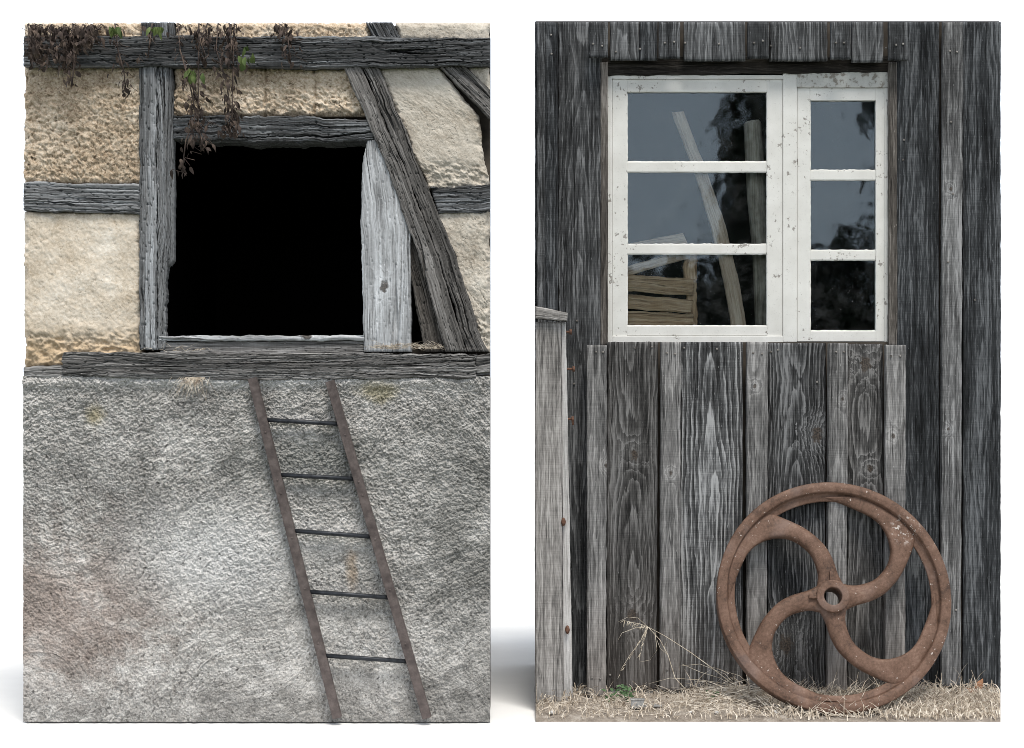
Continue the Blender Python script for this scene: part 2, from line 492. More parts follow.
W_pale = wood("pale_jamb_wood", g(.07), g(.36, -.02), g(.66, -.03), seed=4, lines=.12, saw=.05, crack=.75, bump=.7,
              knots=[(-0.01, 0.70, .028)], contrast=.85, long=3.5)
W_sill = wood("sill_wood", g(.018, .05), g(.16, .04), g(.46, .02), seed=5, lines=.15, saw=.05, crack=.7, bump=.8, contrast=.8, long=3.5)
STONE = plaster("rough_infill", (.19, .125, .07), (.56, .45, .33), (.82, .735, .615), pits=.75)
CLAY = plaster("smooth_infill", (.40, .32, .225), (.66, .575, .465), (.82, .765, .675), ochre=((.46, .33, .19), .50, .66), pits=.3, bumps=.35, grain=.6)
CLAY2 = plaster("trowelled_infill", (.30, .255, .20), (.54, .49, .415), (.70, .655, .58), pits=.35, bumps=.6, grain=.7)
CAST = plaster("rough_cast", (.155, .148, .137), (.41, .396, .374), (.69, .672, .645), pits=.6, bumps=.9, grain=1.0, patches=[
    ((.31, .245, .21), -.95, 1.10, .80, .50, .72), ((.23, .222, .208), .1, 1.70, 1.9, .34, .6), ((.24, .235, .22), 1.1, 1.2, .5, .8, .5), ((.66, .655, .645), -.20, .85, .55, .32, .7),  # the wide dark patch at the foot paints shade into the colour
    ((.20, .205, .19), .25, .40, .55, .18, .6), ((.70, .69, .67), -.1, .02, .95, .05, .75),  # the pale strip along the top paints light onto the lip
    ((.34, .29, .13), .58, .07, .14, .07, .55), ((.36, .30, .15), -.76, .19, .06, .07, .6),
    ((.40, .28, .17), .45, .9, .04, .12, .5), ((.19, .19, .175), .95, .55, .35, .7, .45)])

def infill(A, B, mat, disp, seed, step=(1.0, 1.0)):
    return slab("infill_panel", A, B, YL, 0.08, mat, lw, step=step, disp=disp, seed=seed, rag=1.6, edge=0)

# render below and the masonry body behind everything
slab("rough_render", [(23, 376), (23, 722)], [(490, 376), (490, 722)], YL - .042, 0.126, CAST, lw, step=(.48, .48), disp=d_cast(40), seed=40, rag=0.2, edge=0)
s = NT("masonry_core"); core_m = s.bsdf(s.ramp(s.noise(s.obj(), 9, 5), [(.3, (.03, .025, .02)), (.7, (.09, .075, .06))]), .95)
bm = bmesh.new()
xl, _, zt = P(23.5, 22.5, YL); xr = P(489.5, 0, YL)[0]
ox0, _, oz1 = P(150, 130, YL); ox1, _, oz0 = P(440, 350, YL)
y0c, y1c = YL + .084, -0.02
box(bm, xl, ox0, y0c, y1c, 0, zt); box(bm, ox1, xr, y0c, y1c, 0, zt)
box(bm, ox0, ox1, y0c, y1c, 0, oz0); box(bm, ox0, ox1, y0c, y1c, oz1, zt)
link("masonry", bm_mesh(bm, "masonry"), core_m, lw)
s = NT("unlit_black"); unlit_black = s.bsdf((.008, .0075, .007), .95, spec=.05)  # the hatch's darkness is put into this near-black colour
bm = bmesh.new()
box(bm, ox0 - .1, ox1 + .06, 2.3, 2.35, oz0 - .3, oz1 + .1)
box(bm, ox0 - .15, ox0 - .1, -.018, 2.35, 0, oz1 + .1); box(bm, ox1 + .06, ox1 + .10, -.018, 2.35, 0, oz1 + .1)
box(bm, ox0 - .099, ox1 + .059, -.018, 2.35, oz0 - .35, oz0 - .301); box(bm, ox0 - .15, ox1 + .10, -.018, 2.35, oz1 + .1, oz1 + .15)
link("loft_room", bm_mesh(bm, "loft_room"), unlit_black, lw)

# infill panels
infill([(23, 22), (23, 40)], [(141, 22), (141, 40)], STONE, d_rough(50), 50)
infill([(174, 22), (174, 42)], [(372, 22), (372, 42)], STONE, d_rough(51), 51)
infill([(396, 22), (398, 42)], [(490, 22), (490, 42)], CLAY2, d_smooth(52, .8), 52)
infill([(23, 62), (23, 184)], [(144, 62), (144, 184)], STONE, d_rough(53), 53)
infill([(23, 211), (23, 368)], [(143, 211), (143, 368)], CLAY, d_smooth(54), 54)
def d_jointed(U, V, W, px, py):
    h = d_rough(55, 1.1)(U, V, W, px, py)
    for x in (265, 315): h -= .026 * np.exp(-((px - x - 2.2 * perlin(U * 14, U * 0, x)) / 1.2) ** 2) * np.clip(.7 + perlin(U * 20, U * 0, x + 1), 0, 1)
    return h
infill([(172, 62), (172, 116)], [(347, 62), (368, 116)], STONE, d_jointed, 55)
infill([(374, 62), (396, 116), (428, 190)], [(436, 62), (478, 116), (490, 190)], CLAY2, d_smooth(58, .8), 58)
infill([(462, 62), (489, 98)], [(490, 62), (490.5, 98)], CLAY2, d_smooth(59, .6), 59)
infill([(430, 208), (470, 352)], [(490, 208), (490, 352)], CLAY2, d_smooth(60, 1.2), 60)

def beam(name, A, B, yf, depth, mat, seed, rag=1.2, amp=1.0, label=None, step=(1.4, .55), **k):
    o = slab(name, A, B, yf, depth, mat, lw, step=step, disp=d_timber(seed, amp), seed=seed, rag=rag, edge=.008, edge_w=.010, **k)
    if label: o["label"] = label
    return o
# stubs above the top beam
beam("post", [(141, 22), (141, 38)], [(174, 22), (174, 38)], YL - .025, .1, W_dark, 61)
beam("brace", [(366, 22), (374, 40)], [(392, 22), (401, 40)], YL - .022, .1, W_dark, 62)
beam("beam", [(23, 36), (180, 36), (330, 36), (490, 38)], [(23, 66), (180, 66), (330, 68), (490, 65)], YL - .06, .14, W_dark, 63, rag=1.2, amp=1.2)
beam("post", [(139, 64), (139, 200), (139, 350)], [(156, 64), (156.5, 200), (156.5, 350)], YL - .032, .2, W_beam, 64, rag=1.0)
beam("post", [(156.5, 64), (157, 200), (157, 262), (157, 350)], [(172.5, 64), (174, 200), (174, 262), (168, 268), (166, 300), (164.5, 350)], YL - .024, .06, W_beam, 65, rag=1.8)
beam("beam", [(23, 182), (143, 184)], [(23, 211), (143, 214)], YL - .022, .1, W_beam, 66, rag=1.4, amp=1.3)
beam("beam", [(430, 187), (490, 184)], [(438, 213), (490, 212)], YL - .018, .1, W_dark, 67, rag=1.2)
beam("lintel", [(173, 115), (280, 116), (376, 120)], [(173, 139), (280, 143), (374, 140)], YL - .036, .25, W_dark, 68, rag=1.8, amp=1.3)
beam("jamb_board", [(367, 139), (362, 168), (361, 205), (361, 240), (364, 352)], [(385, 139), (396, 168), (406, 192), (411, 226), (411, 352)], YL - .03, .12, W_pale, 69, rag=.8, amp=.55,
     label="pale grey upright jamb board right of the hatch")
beam("brace", [(343, 66), (384, 160), (418, 255), (446, 352)], [(361, 66), (401, 160), (437, 255), (467, 352)], YL - .046, .14, W_brown, 70, rag=1.0)
beam("brace", [(361.5, 66), (401.5, 160), (437.5, 255), (467.5, 352)], [(379, 66), (417, 160), (455, 255), (487, 352)], YL - .036, .14, W_brown, 71, rag=1.4)
beam("brace", [(392, 206), (405, 250), (415, 300), (424, 352)], [(403, 206), (420, 250), (435, 300), (450, 352)], YL - .004, .09, W_shade, 72, rag=.8)
beam("brace", [(434, 62), (462, 90), (508, 136)], [(462, 62), (490, 90), (536, 136)], YL - .026, .1, W_brown, 73, rag=1.0)
# sill
beam("sill_board", [(158, 336), (368, 335)], [(158, 341), (368, 341)], YL - .03, .3, W_pale, 74, rag=1.0, amp=.6)
beam("sill_board", [(160, 341.5), (365, 341)], [(160, 356), (365, 356)], YL - .012, .25, W_sill, 78, rag=.5, amp=.6)
beam("sill_beam", [(62, 352), (250, 353), (476, 354)], [(62, 374), (130, 378), (250, 380), (476, 378)], YL - .065, .14, W_sill, 75, rag=1.6, amp=1.2, endrag=2)
beam("sill_beam", [(23, 367), (93, 364)], [(23, 377), (93, 379)], YL - .05, .1, W_sill, 76, rag=1.0)
beam("sill_beam", [(475, 355), (490, 354)], [(475, 376), (490, 374)], YL - .055, .1, W_sill, 77, rag=.8)

# ladder: two steel rails and five rungs
s = NT("ladder_rust"); v = s.obj(); f = s.noise(v, 26, 5, .65)
rail_m = s.bsdf(s.ramp(f, [(.3, (.062, .050, .047)), (.5, (.105, .085, .079)), (.7, (.16, .132, .122))]), .62, f, .3, .002, metal=.25)
s = NT("rung_steel"); v = s.obj(); f = s.noise(v, 40, 4)
rung_m = s.bsdf(s.ramp(f, [(.3, (.022, .024, .028)), (.8, (.06, .064, .072))]), .45, f, .2, .001, metal=.5)
def ladder_pt(px, py): return Vector(P(px, py, -.590 - .018 * (py - 378) / 344))
lad = thing("ladder", (P(382, 720, -.6)[0], -.6, 0), "rusty steel ladder with five thin rungs leaning on the grey rendered wall", "ladder")
rails = []
for (xa, xb, ya) in ((252, 337, 378), (329.5, 427, 381)):
    a = ladder_pt(xa, ya); b = ladder_pt(xb, 718.5)
    ax = (b - a).normalized(); side = Vector((0, 1, 0)).cross(ax).normalized()
    if side.x < 0: side = -side
    n = Vector((0, 1, 0))
    bm = bmesh.new()
    # angle-iron section: a broad flange facing out and a thin one turned back at the right
    w, t, dp = .043, .006, .038
    prof = [(-w / 2, 0), (w / 2, 0), (w / 2, dp), (w / 2 - t, dp), (w / 2 - t, t), (-w / 2, t)]
    ra = [bm.verts.new(a + side * p + n * q) for p, q in prof]
    rb = [bm.verts.new(b + side * p + n * q) for p, q in prof]
    for k in range(6): bm.faces.new((ra[k], ra[(k + 1) % 6], rb[(k + 1) % 6], rb[k]))
    bm.faces.new(ra[::-1]); bm.faces.new(rb)
    bmesh.ops.bevel(bm, geom=[e for e in bm.edges], offset=.0015, segments=2, affect='EDGES')
    L = (b - a).length
    for q in (.16, .30, .34, .47, .62, .78):              # bolt heads along the flange
        c = a + ax * (L * q)
        r = bmesh.ops.create_uvsphere(bm, u_segments=8, v_segments=5, radius=.006)
        for vv in r['verts']: vv.co = c + Vector((vv.co.x, vv.co.y * .6, vv.co.z))
    rails.append((a, b)); link("rail", bm_mesh(bm, "rail"), rail_m, lad)
for (ya, yb) in ((420, 424), (475, 479), (531, 537), (592, 598), (656, 662)):
    pa = ladder_pt(252 + 85 * (ya - 378) / 343 + 3, ya); pb = ladder_pt(329.5 + 97.5 * (yb - 381) / 340 - 2, yb)
    bm = bmesh.new(); tube(bm, [pa + Vector((0, .016, 0)), pb + Vector((0, .016, 0))], .0105, 10)
    link("rung", bm_mesh(bm, "rung"), rung_m, lad)

# ------------------------------------------------------------------ RIGHT: board and batten wall with window
rw = thing("board_wall", (P(768, 0, 0)[0], 0.05, 0.05), "weathered dark board and batten wall with a white paned window", "wall")
BD = [wood("board_wood_dark", g(.006, -.12), g(.036, -.08), g(.15, -.05), seed=11, lines=.25, saw=.10, crack=.5, contrast=0.98, tilt=.06),
      wood("board_wood_grey", g(.010, -.06), g(.062, -.03), g(.21, -.02), seed=12, lines=.35, saw=.10, crack=.5, contrast=0.94, tilt=.07, y0=.03),
      wood("board_wood_brown", g(.013, .02), g(.070, .03), g(.19, .02), seed=13, lines=.45, saw=.10, crack=.4, contrast=1.05, tilt=.08, y0=.01, knots=[(.01, .56, .03), (.0, 1.36, .035)], stain=((.085, .072, .062), .9, 2.0))]
W_fig = wood("board_wood_figured", g(.014, -.03), g(.088, -.02), g(.36, -.01), seed=15, lines=.55, saw=.14, crack=.35, contrast=1.0, tilt=.075, y0=.0, ring=.022, stain=((.12, .105, .092), 1.1, 2.0))
W_knotty = wood("board_wood_knotty", g(.012, .02), g(.070, .02), g(.21, .02), seed=16, lines=.5, saw=.1, crack=.5, contrast=1.1, knots=[(.0, .10, .04), (.02, .62, .022)], stain=((.10, .088, .076), 1.1, 2.0))
W_wide = wood("board_wood_swirled", g(.010, -.04), g(.060, -.02), g(.20, -.01), seed=27, lines=.6, saw=.1, crack=.5, contrast=1.1, tilt=.09, y0=.02, ring=.016, knots=[(.10, .46, .04), (-.05, 1.5, .05)], stain=((.10, .088, .076), 1.2, 2.1))
W_up = wood("board_wood_pale", g(.016, -.04), g(.105, -.03), g(.26, -.02), seed=28, lines=.35, saw=.10, crack=.5, contrast=0.86, tilt=.07, y0=.02)
W_bat = wood("batten_wood", g(.045, .01), g(.165, .02), g(.36, .02), seed=14, lines=.25, saw=.12, crack=.35, contrast=1.0, bump=.5, kj=1.2, knots=[(.01, .6, .013)], stain=((.17, .145, .125), 1.0, 2.0))
W_batg = wood("batten_wood_grey", g(.035, -.01), g(.130, 0), g(.32, 0), seed=24, lines=.25, saw=.12, crack=.4, contrast=1.05, bump=.5, kj=1.2, knots=[(.01, 1.0, .013), (.0, 2.2, .012)])
W_batd = wood("batten_wood_dark", g(.010, -.06), g(.055, -.04), g(.20, -.03), seed=17, lines=.25, saw=.12, crack=.45, contrast=0.90, bump=.5)
W_reveal = wood("reveal_wood", g(.03, .12), g(.09, .12), g(.24, .08), seed=18, lines=.1, saw=.05, crack=.5)
s = NT("nail_iron"); nail_m = s.bsdf(s.ramp(s.noise(s.obj(), 60, 3), [(.3, (.05, .045, .04)), (.7, (.30, .28, .26))]), .5, metal=.4)
s = NT("nail_rust"); nailr_m = s.bsdf(s.ramp(s.noise(s.obj(), 90, 3), [(.3, (.06, .03, .02)), (.7, (.16, .08, .05))]), .7)

def nails(parent, pts, y, r=.0065, mat=None):
    for (px, py) in pts:
        bm = bmesh.new()
        c = Vector(P(px, py, y))
        tube(bm, [c + Vector((0, .02, 0)), c, c - Vector((0, .0035, 0)), c - Vector((0, .0045, 0))], [r * .5, r, r * .85, r * .4], 10)
        link("nail", bm_mesh(bm, "nail"), mat or nail_m, parent)

def board(name, x0, x1, ya, yb, yf, mat, seed, depth=.025, amp=1.0, x2=None, x3=None, nl=(), rag=.35, label=None):
    o = slab(name, [(x0, ya), (x0 if x2 is None else x2, yb)], [(x1, ya), (x1 if x3 is None else x3, yb)], yf, depth, mat, rw,
             step=(2.0, .8), disp=d_board(seed, amp), seed=seed, rag=rag, edge=.004, edge_w=.005, endrag=.5)
    if label: o["label"] = label
    nails(o, nl, yf - .001)
    return o
BOT = 693
# side boards
board("board", 535, 558, 22, BOT, 0.0, BD[0], 101, nl=[(551, 35), (551.5, 54), (543, 75)])
board("batten", 537, 545, 22, BOT, -.02, W_batd, 102, depth=.019)
board("board", 558.5, 602, 22, BOT, .004, BD[1], 103, nl=[(577, 321), (574, 384)])
board("board", 897, 939.5, 22, BOT, 0.0, BD[0], 104, nl=[(904, 140), (903, 160)])
board("batten", 943, 963, 22, BOT - 6, -.036, W_batg, 105, depth=.035, x2=941, x3=961,
      nl=[(950, 51), (957, 52), (953, 194), (948, 262), (951, 122), (956, 610)])
board("board", 963, 1001, 22, BOT, .002, BD[0], 106, nl=[(975, 300)])
# short boards over the window
YU = -.05
up = [("batten", 589, 608, 57, W_batd, [(593, 44), (602, 46)]), ("board", 610, 639, 60, W_up, [(616, 52)]), ("board", 639.5, 660, 60, BD[0], [(640, 49)]),
      ("batten", 659, 680, 58, W_batd, [(665, 43), (674, 42)]), ("board", 684, 748, 60.5, W_up, [(685, 43), (719, 44)]), ("batten", 748, 769, 58, W_batd, [(754, 43), (763, 41)]),
      ("board", 770, 830, 60.5, BD[1], [(771, 46), (800, 48)]), ("batten", 831, 851, 59, W_batd, [(836, 43), (844, 43)]), ("board", 852, 886, 62, W_up, [(886, 48)]), ("batten", 889, 908, 60, W_batd, [(896, 45), (903, 44)])]
for k, (nm, a, b, yb, mt, nl) in enumerate(up):
    if nm == 'board' and k not in (1,): b -= 2.5  # trimmed so a dark strip stands for the shade beside the batten
    board(nm, a, b, 22, yb, YU if nm == "board" else YU - .038, mt, 110 + k, depth=.03 if nm == "board" else .037, nl=nl)
# boards under the window
lowb = [("batten", 587, 607, 345, 697, W_bat, [(596, 352), (603, 352), (592, 678), (600, 679)], 587, 606), ("board", 607.5, 661, 342, 690, BD[2], [(635, 348), (652, 347), (610, 675)], 607, 660),
        ("batten", 661, 681, 342, 691, W_bat, [(667, 353), (675, 354), (667, 670), (673, 670)], 660, 680), ("board", 681, 746, 342, 690, W_fig, [(684, 348), (717, 349)], 680, 746),
        ("batten", 747, 768, 342, 690, W_bat, [(753, 353), (762, 354)], 747, 767), ("board", 768, 829, 343, 692, W_wide, [(771, 352), (778, 350), (817, 382)], 768, 828),
        ("batten", 829, 848, 343, 692, W_bat, [(836, 352), (844, 352)], 827, 847), ("board", 848, 886, 344, 692, W_knotty, [], 847, 886),
        ("batten", 886, 906, 345, 693, W_bat, [(891, 356), (900, 356)], 885, 905)]
for k, (nm, a, b, ya, yb, mt, nl, a2, b2) in enumerate(lowb):
    shade_gap = 3.0 if nm == 'board' else 0  # dark slit left of each batten, shaped to stand for its shadow
    b -= shade_gap; b2 -= shade_gap
    board(nm, a, b, ya, yb, -.04 if nm == "board" else -.092, mt, 130 + k, depth=.035 if nm == "board" else .051, nl=nl, x2=a2, x3=b2)

# frame of studs behind the boards, and the dark room
wx0, _, wz1 = P(601, 62, 0); wx1, _, wz0 = P(896, 342, 0)
X0 = P(535.5, 0, 0)[0]; X1 = P(1000.5, 0, 0)[0]; ZT = P(0, 21.8, .05)[2]
bm = bmesh.new()
for a, b, c, d in ((X0, wx0, .05, ZT), (wx1, X1, .05, ZT), (wx0, wx1, .05, wz0), (wx0, wx1, wz1, ZT)): box(bm, a, b, .032, .13, c, d)
link("stud_frame", bm_mesh(bm, "stud_frame"), core_m, rw)
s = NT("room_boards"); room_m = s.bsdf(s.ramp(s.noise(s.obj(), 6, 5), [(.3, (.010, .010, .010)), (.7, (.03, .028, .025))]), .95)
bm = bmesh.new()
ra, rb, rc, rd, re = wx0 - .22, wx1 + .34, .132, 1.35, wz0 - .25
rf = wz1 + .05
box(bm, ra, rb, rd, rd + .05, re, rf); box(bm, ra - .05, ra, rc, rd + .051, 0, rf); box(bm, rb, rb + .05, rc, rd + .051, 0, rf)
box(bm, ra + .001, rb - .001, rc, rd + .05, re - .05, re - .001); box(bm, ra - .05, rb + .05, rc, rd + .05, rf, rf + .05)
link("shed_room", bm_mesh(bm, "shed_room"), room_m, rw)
# foundation
s = NT("foundation"); v = s.obj(); f = s.noise(v, 22, 5, .6)
bm = bmesh.new(); box(bm, X0 + .01, X1 - .01, -.03, .028, -.05, P(0, 688, 0)[2], .004)
link("foundation", bm_mesh(bm, "foundation"), s.bsdf(s.ramp(f, [(.3, (.15, .15, .145)), (.7, (.30, .30, .29))]), .9, f, .4), rw)
# reveals of the window opening
YW = .035
board("reveal", 600.5, 608, 62, 346, -.002, W_reveal, 150, depth=.09)
board("reveal", 889, 897.5, 62, 346, -.001, W_reveal, 151, depth=.09)
W_shaded_header = wood("shaded_header_wood", g(.008, .15), g(.025, .15), g(.08, .1), seed=19, lines=.1, saw=.05, crack=.6)  # shade below the short boards is put into this dark brown
slab("header", [(600, 56), (898, 56)], [(600, 76), (898, 71.5)], .026, .08, W_shaded_header, rw, step=(2, 1), disp=d_board(152), seed=152, edge=.003, edge_w=.004)

# white window
s = NT("peeling_white_paint"); v = s.obj()
sp = s.n("ShaderNodeMapping"); sp.inputs["Scale"].default_value = (1, 1, 1); s.t.links.new(v, sp.inputs[0])
n1 = s.noise(v, 38, 5, .65); n2 = s.noise(v, 5, 3); n3 = s.noise(v, 130, 3)
peel = s.step(s.add(n1, s.mul(s.sub(n2, .5), .5)), .645, .675)
base = s.mix(s.noise(v, 9, 4), (.56, .55, .51), (.79, .785, .75))
base = s.mix(s.mul(s.step(n3, .58, .75), .35), base, (.42, .41, .38))
col = s.mix(s.mul(peel, .85), base, s.mix(n3, (.10, .09, .08), (.40, .37, .33)))
paint = s.bsdf(col, .55, s.sub(s.mul(n3, .25), peel), .5, .002)
s = NT("grey_worn_paint"); v = s.obj(); n1 = s.noise(v, 30, 5, .65); n3 = s.noise(v, 120, 3)
paint_g = s.bsdf(s.mix(s.step(n1, .5, .62), s.mix(n3, (.42, .42, .39), (.60, .60, .57)), (.24, .22, .19)), .7, n1, .4, .002)

def bars(rects, y0, y1, bev=.003):
    bm = bmesh.new()
    for (a, b, c, d) in rects:
        p = P(a, c, y0); q = P(b, d, y0)
        box(bm, p[0], q[0], y0, y1, q[2], p[2], bev)
    return bm
win = link("window", bm_mesh(bars([(607.5, 612, 75, 343.2), (612, 783, 75, 79), (783, 797, 70, 342), (884.5, 889, 88, 342), (612, 783, 336, 343.2)], YW, YW + .06), "window"), paint, rw)
win["label"] = "white painted two sash window with peeling paint"
link("transom", bm_mesh(bars([(797, 889, 72, 87.5)], YW - .004, YW + .06), "transom"), paint_g, win)
YS = YW + .008
sashL = [(612.3, 627, 79.3, 340), (767, 782.7, 79.3, 340), (627, 767, 79.3, 92), (627, 767, 326, 335.7)]
barsL = [(626.5, 767.5, 162, 172), (626.5, 767.5, 244.5, 254)]
sashR = [(797.3, 810, 88, 341.5), (876, 884.3, 88, 341.5), (810, 876, 88, 100.5), (810, 876, 331, 341.5)]
barsR = [(809.5, 876.5, 170.5, 180), (809.5, 876.5, 250.5, 260)]
for sr, br in ((sashL, barsL), (sashR, barsR)):
    o = link("sash", bm_mesh(bars(sr, YS, YS + .045), "sash"), paint, win)
    for one in br:
        link("glazing_bar", bm_mesh(bars([one], YS + .006, YS + .04, .004), "glazing_bar"), paint, win)
# rough putty around each pane
PANES = [(627, 767, 92, 162), (627, 767, 172, 244.5), (627, 767, 254, 326), (810, 876, 100.5, 170.5), (810, 876, 180, 250.5), (810, 876, 260, 331)]
s = NT("old_glass"); v = s.obj()
wob = s.noise(v, 5.5, 2, .5)
spk = s.step(s.noise(v, 120, 1.5, .5), .76, .79)
dust = s.step(s.noise(v, 11, 6, .75), .45, .9)
gl = s.n("ShaderNodeBsdfGlossy"); gl.inputs['Color'].default_value = (.70, .80, .87, 1); gl.inputs["Roughness"].default_value = 0.03
bn = s.n("ShaderNodeBump"); s.put(bn.inputs["Height"], wob); bn.inputs["Strength"].default_value = .25; bn.inputs["Distance"].default_value = .004
s.t.links.new(bn.outputs[0], gl.inputs["Normal"])
tr = s.n("ShaderNodeBsdfTransparent"); tr.inputs["Color"].default_value = (.96, .98, .97, 1)
fr = s.n("ShaderNodeFresnel"); fr.inputs["IOR"].default_value = 1.55
ms = s.n("ShaderNodeMixShader"); s.t.links.new(fr.outputs[0], ms.inputs[0]); s.t.links.new(tr.outputs[0], ms.inputs[1]); s.t.links.new(gl.outputs[0], ms.inputs[2])
df = s.n("ShaderNodeBsdfDiffuse"); df.inputs["Color"].default_value = (.55, .56, .55, 1)
ms2 = s.n("ShaderNodeMixShader"); s.put(ms2.inputs[0], s.add(s.mul(spk, .5), s.mul(dust, .06)))
s.t.links.new(ms.outputs[0], ms2.inputs[1]); s.t.links.new(df.outputs[0], ms2.inputs[2]); s.t.links.new(ms2.outputs[0], s.out.inputs[0])
glass = s.mat
rg = np.random.RandomState(5)
for (a, b, c, d) in PANES:
    p = P(a - 1, c - 1, YS + .022); q = P(b + 1, d + 1, YS + .022)
    bm = bmesh.new(); box(bm, p[0], q[0], YS + .020, YS + .024, q[2], p[2])
    link("pane", bm_mesh(bm, "pane"), glass, win)
    bm = bmesh.new()                                     # crumbling putty: uneven little lumps along the four edges
    p = P(a, c, YS + .012); q = P(b, d, YS + .012)
    for (e0, e1) in (((p[0], p[2]), (q[0], p[2])), ((p[0], q[2]), (q[0], q[2])), ((p[0], p[2]), (p[0], q[2])), ((q[0], p[2]), (q[0], q[2]))):
        L = math.hypot(e1[0] - e0[0], e1[1] - e0[1]); n = int(L / .012)
        pts = []; rr = []
        for i in range(n + 1):
            t = i / n
            pts.append((e0[0] + (e1[0] - e0[0]) * t, YS + .013, e0[1] + (e1[1] - e0[1]) * t)); rr.append(.0035 + .0032 * rg.rand() ** 2)
        tube(bm, pts, rr, 6)
    link("putty", bm_mesh(bm, "putty"), paint, win)

# ------------------------------------------------------------------ behind the glass
W_pole = wood("pole_wood", (.36, .25, .18), (.60, .47, .37), (.76, .64, .53), seed=21, lines=.1, saw=.02, crack=.3)
s = NT("grey_post_wood"); v = s.obj(); mp = s.n("ShaderNodeMapping"); mp.inputs["Scale"].default_value = (1, 1, .06); s.t.links.new(v, mp.inputs[0])
f = s.add(s.mul(s.noise(mp.outputs[0], 90, 4, .65), .6), s.mul(s.noise(v, 14, 3), .4))
W_post = s.bsdf(s.ramp(f, [(.35, (.16, .14, .115)), (.5, (.40, .36, .31)), (.65, (.66, .61, .54))]), .9, f, .6, .004)
W_crate = wood("crate_wood", (.26, .155, .09), (.58, .40, .26), (.78, .59, .42), seed=23, lines=.3, saw=.05, crack=.4)
def solo(o, label, cat):
    o.parent = None; return tag(o, label, cat)
s_ = lambda nm, A, B, y, d, m_, sd, **k: slab(nm, A, B, y, d, m_, None, step=(2, .7), disp=d_board(sd), seed=sd, rag=.5, edge=.01, edge_w=.03, **k)
tag(s_("wooden_pole", [(672, 112), (697, 178), (712, 230), (724, 280), (734, 340)], [(684, 111), (708, 174), (726, 226), (739, 280), (749, 340)], .095, .035, W_pole, 201),
    "long thin pale pole leaning behind the window panes", "pole")
bm = bmesh.new()
pts = [P(752, 121, .19), P(752.5, 124, .19), P(754, 150, .19), P(757, 200, .19), P(762, 250, .19), P(766, 360, .18)]
tube(bm, pts, [.035, .045, .048, .05, .05, .05], 20)
me = bm_mesh(bm, "wooden_post")
tag(link("wooden_post", me, W_post), "thick round grey post end standing behind the window glass", "post")
cr = thing("wooden_crate", P(660, 345, .12), "rough brown slatted crate behind the bottom window pane", "crate")
for k, (A, B) in enumerate((([(622, 274), (695, 279)], [(622, 291), (693, 296)]), ([(622, 294), (693, 299.5)], [(622, 309), (691, 313)]), ([(622, 310.5), (694, 314)], [(622, 345), (692, 345)]))):
    slab("slat", A, B, .095, .02, W_crate, cr, step=(2, 1), disp=d_board(210 + k), seed=210 + k, rag=.6, edge=.003, edge_w=.01)
slab("corner_post", [(685, 255), (687, 345)], [(697, 255), (699, 345)], .117, .05, W_crate, cr, step=(2, 1), disp=d_timber(216, .5), seed=216, rag=1.6, edge=.003, edge_w=.01)
slab("slat", [(622, 268), (690, 248)], [(622, 277), (690, 258)], .10, .02, W_pole, cr, step=(2, 1), disp=d_board(218), seed=218, rag=.4, edge=.003, edge_w=.01)
tag(slab("plank", [(620, 245), (683, 233)], [(620, 252), (689, 246)], .175, .15, W_pole, None, step=(2, 1), disp=d_board(220), seed=220, rag=.4, edge=.003, edge_w=.01),
    "short pale plank lying across the crate behind the window", "plank")

# ------------------------------------------------------------------ earth, post and wheel in front of the boards
def earth_z(y):                         # slopes from the wall foot down to the pavement
    return np.interp(y, [-.5, -.45, -.3, 0, .1], [0.0, .012, .03, .062, .065])
n_x, n_y = 420, 90
ys = np.linspace(-.5, .05, n_y)
G = np.zeros((n_y, n_x, 3))
for i, yy in enumerate(ys):
    k = (CAM_D + yy) / CAM_D / PPM
    xa, xb = 23.5 * k, 488.5 * k
    G[i, :, 0] = np.linspace(xa, xb, n_x); G[i, :, 1] = yy
    G[i, :, 2] = earth_z(yy)
fade = np.clip((G[..., 1] + .5) / .08, 0, 1)
G[..., 2] += fade * (.010 * fbm(G[..., 0] * 6, G[..., 1] * 6, 301, 3) + .007 * fbm(G[..., 0] * 30, G[..., 1] * 30, 302, 4, .6)) + .003
V_ = G.reshape(-1, 3); idx = np.arange(n_x * n_y).reshape(n_y, n_x)
q = np.stack([idx[:-1, :-1], idx[:-1, 1:], idx[1:, 1:], idx[1:, :-1]], -1).reshape(-1, 4)
# closed underside
VB = V_.copy(); VB[:, 2] = -.003; nb = len(V_)
rim = np.concatenate([idx[0, :], idx[1:, -1], idx[-1, -2::-1], idx[-2:0:-1, 0]])
r2 = np.roll(rim, -1)
q = np.concatenate([q, np.stack([rim, rim + nb, r2 + nb, r2], -1)])
s = NT("dry_earth"); v = s.obj()
f = s.add(s.mul(s.noise(v, 12, 5, .65), .6), s.mul(s.noise(v, 110, 4, .7), .4))
earth_m = s.bsdf(s.ramp(f, [(.32, (.10, .082, .066)), (.5, (.25, .215, .18)), (.68, (.46, .42, .37))]), .95, f, .8, .01)
tag(link("earth", mesh_np("earth", np.concatenate([V_, VB]), q, smooth=np.ones(len(q), bool)), earth_m), kind='structure')

def ground_at(x, y): return float(earth_z(y)) + .006

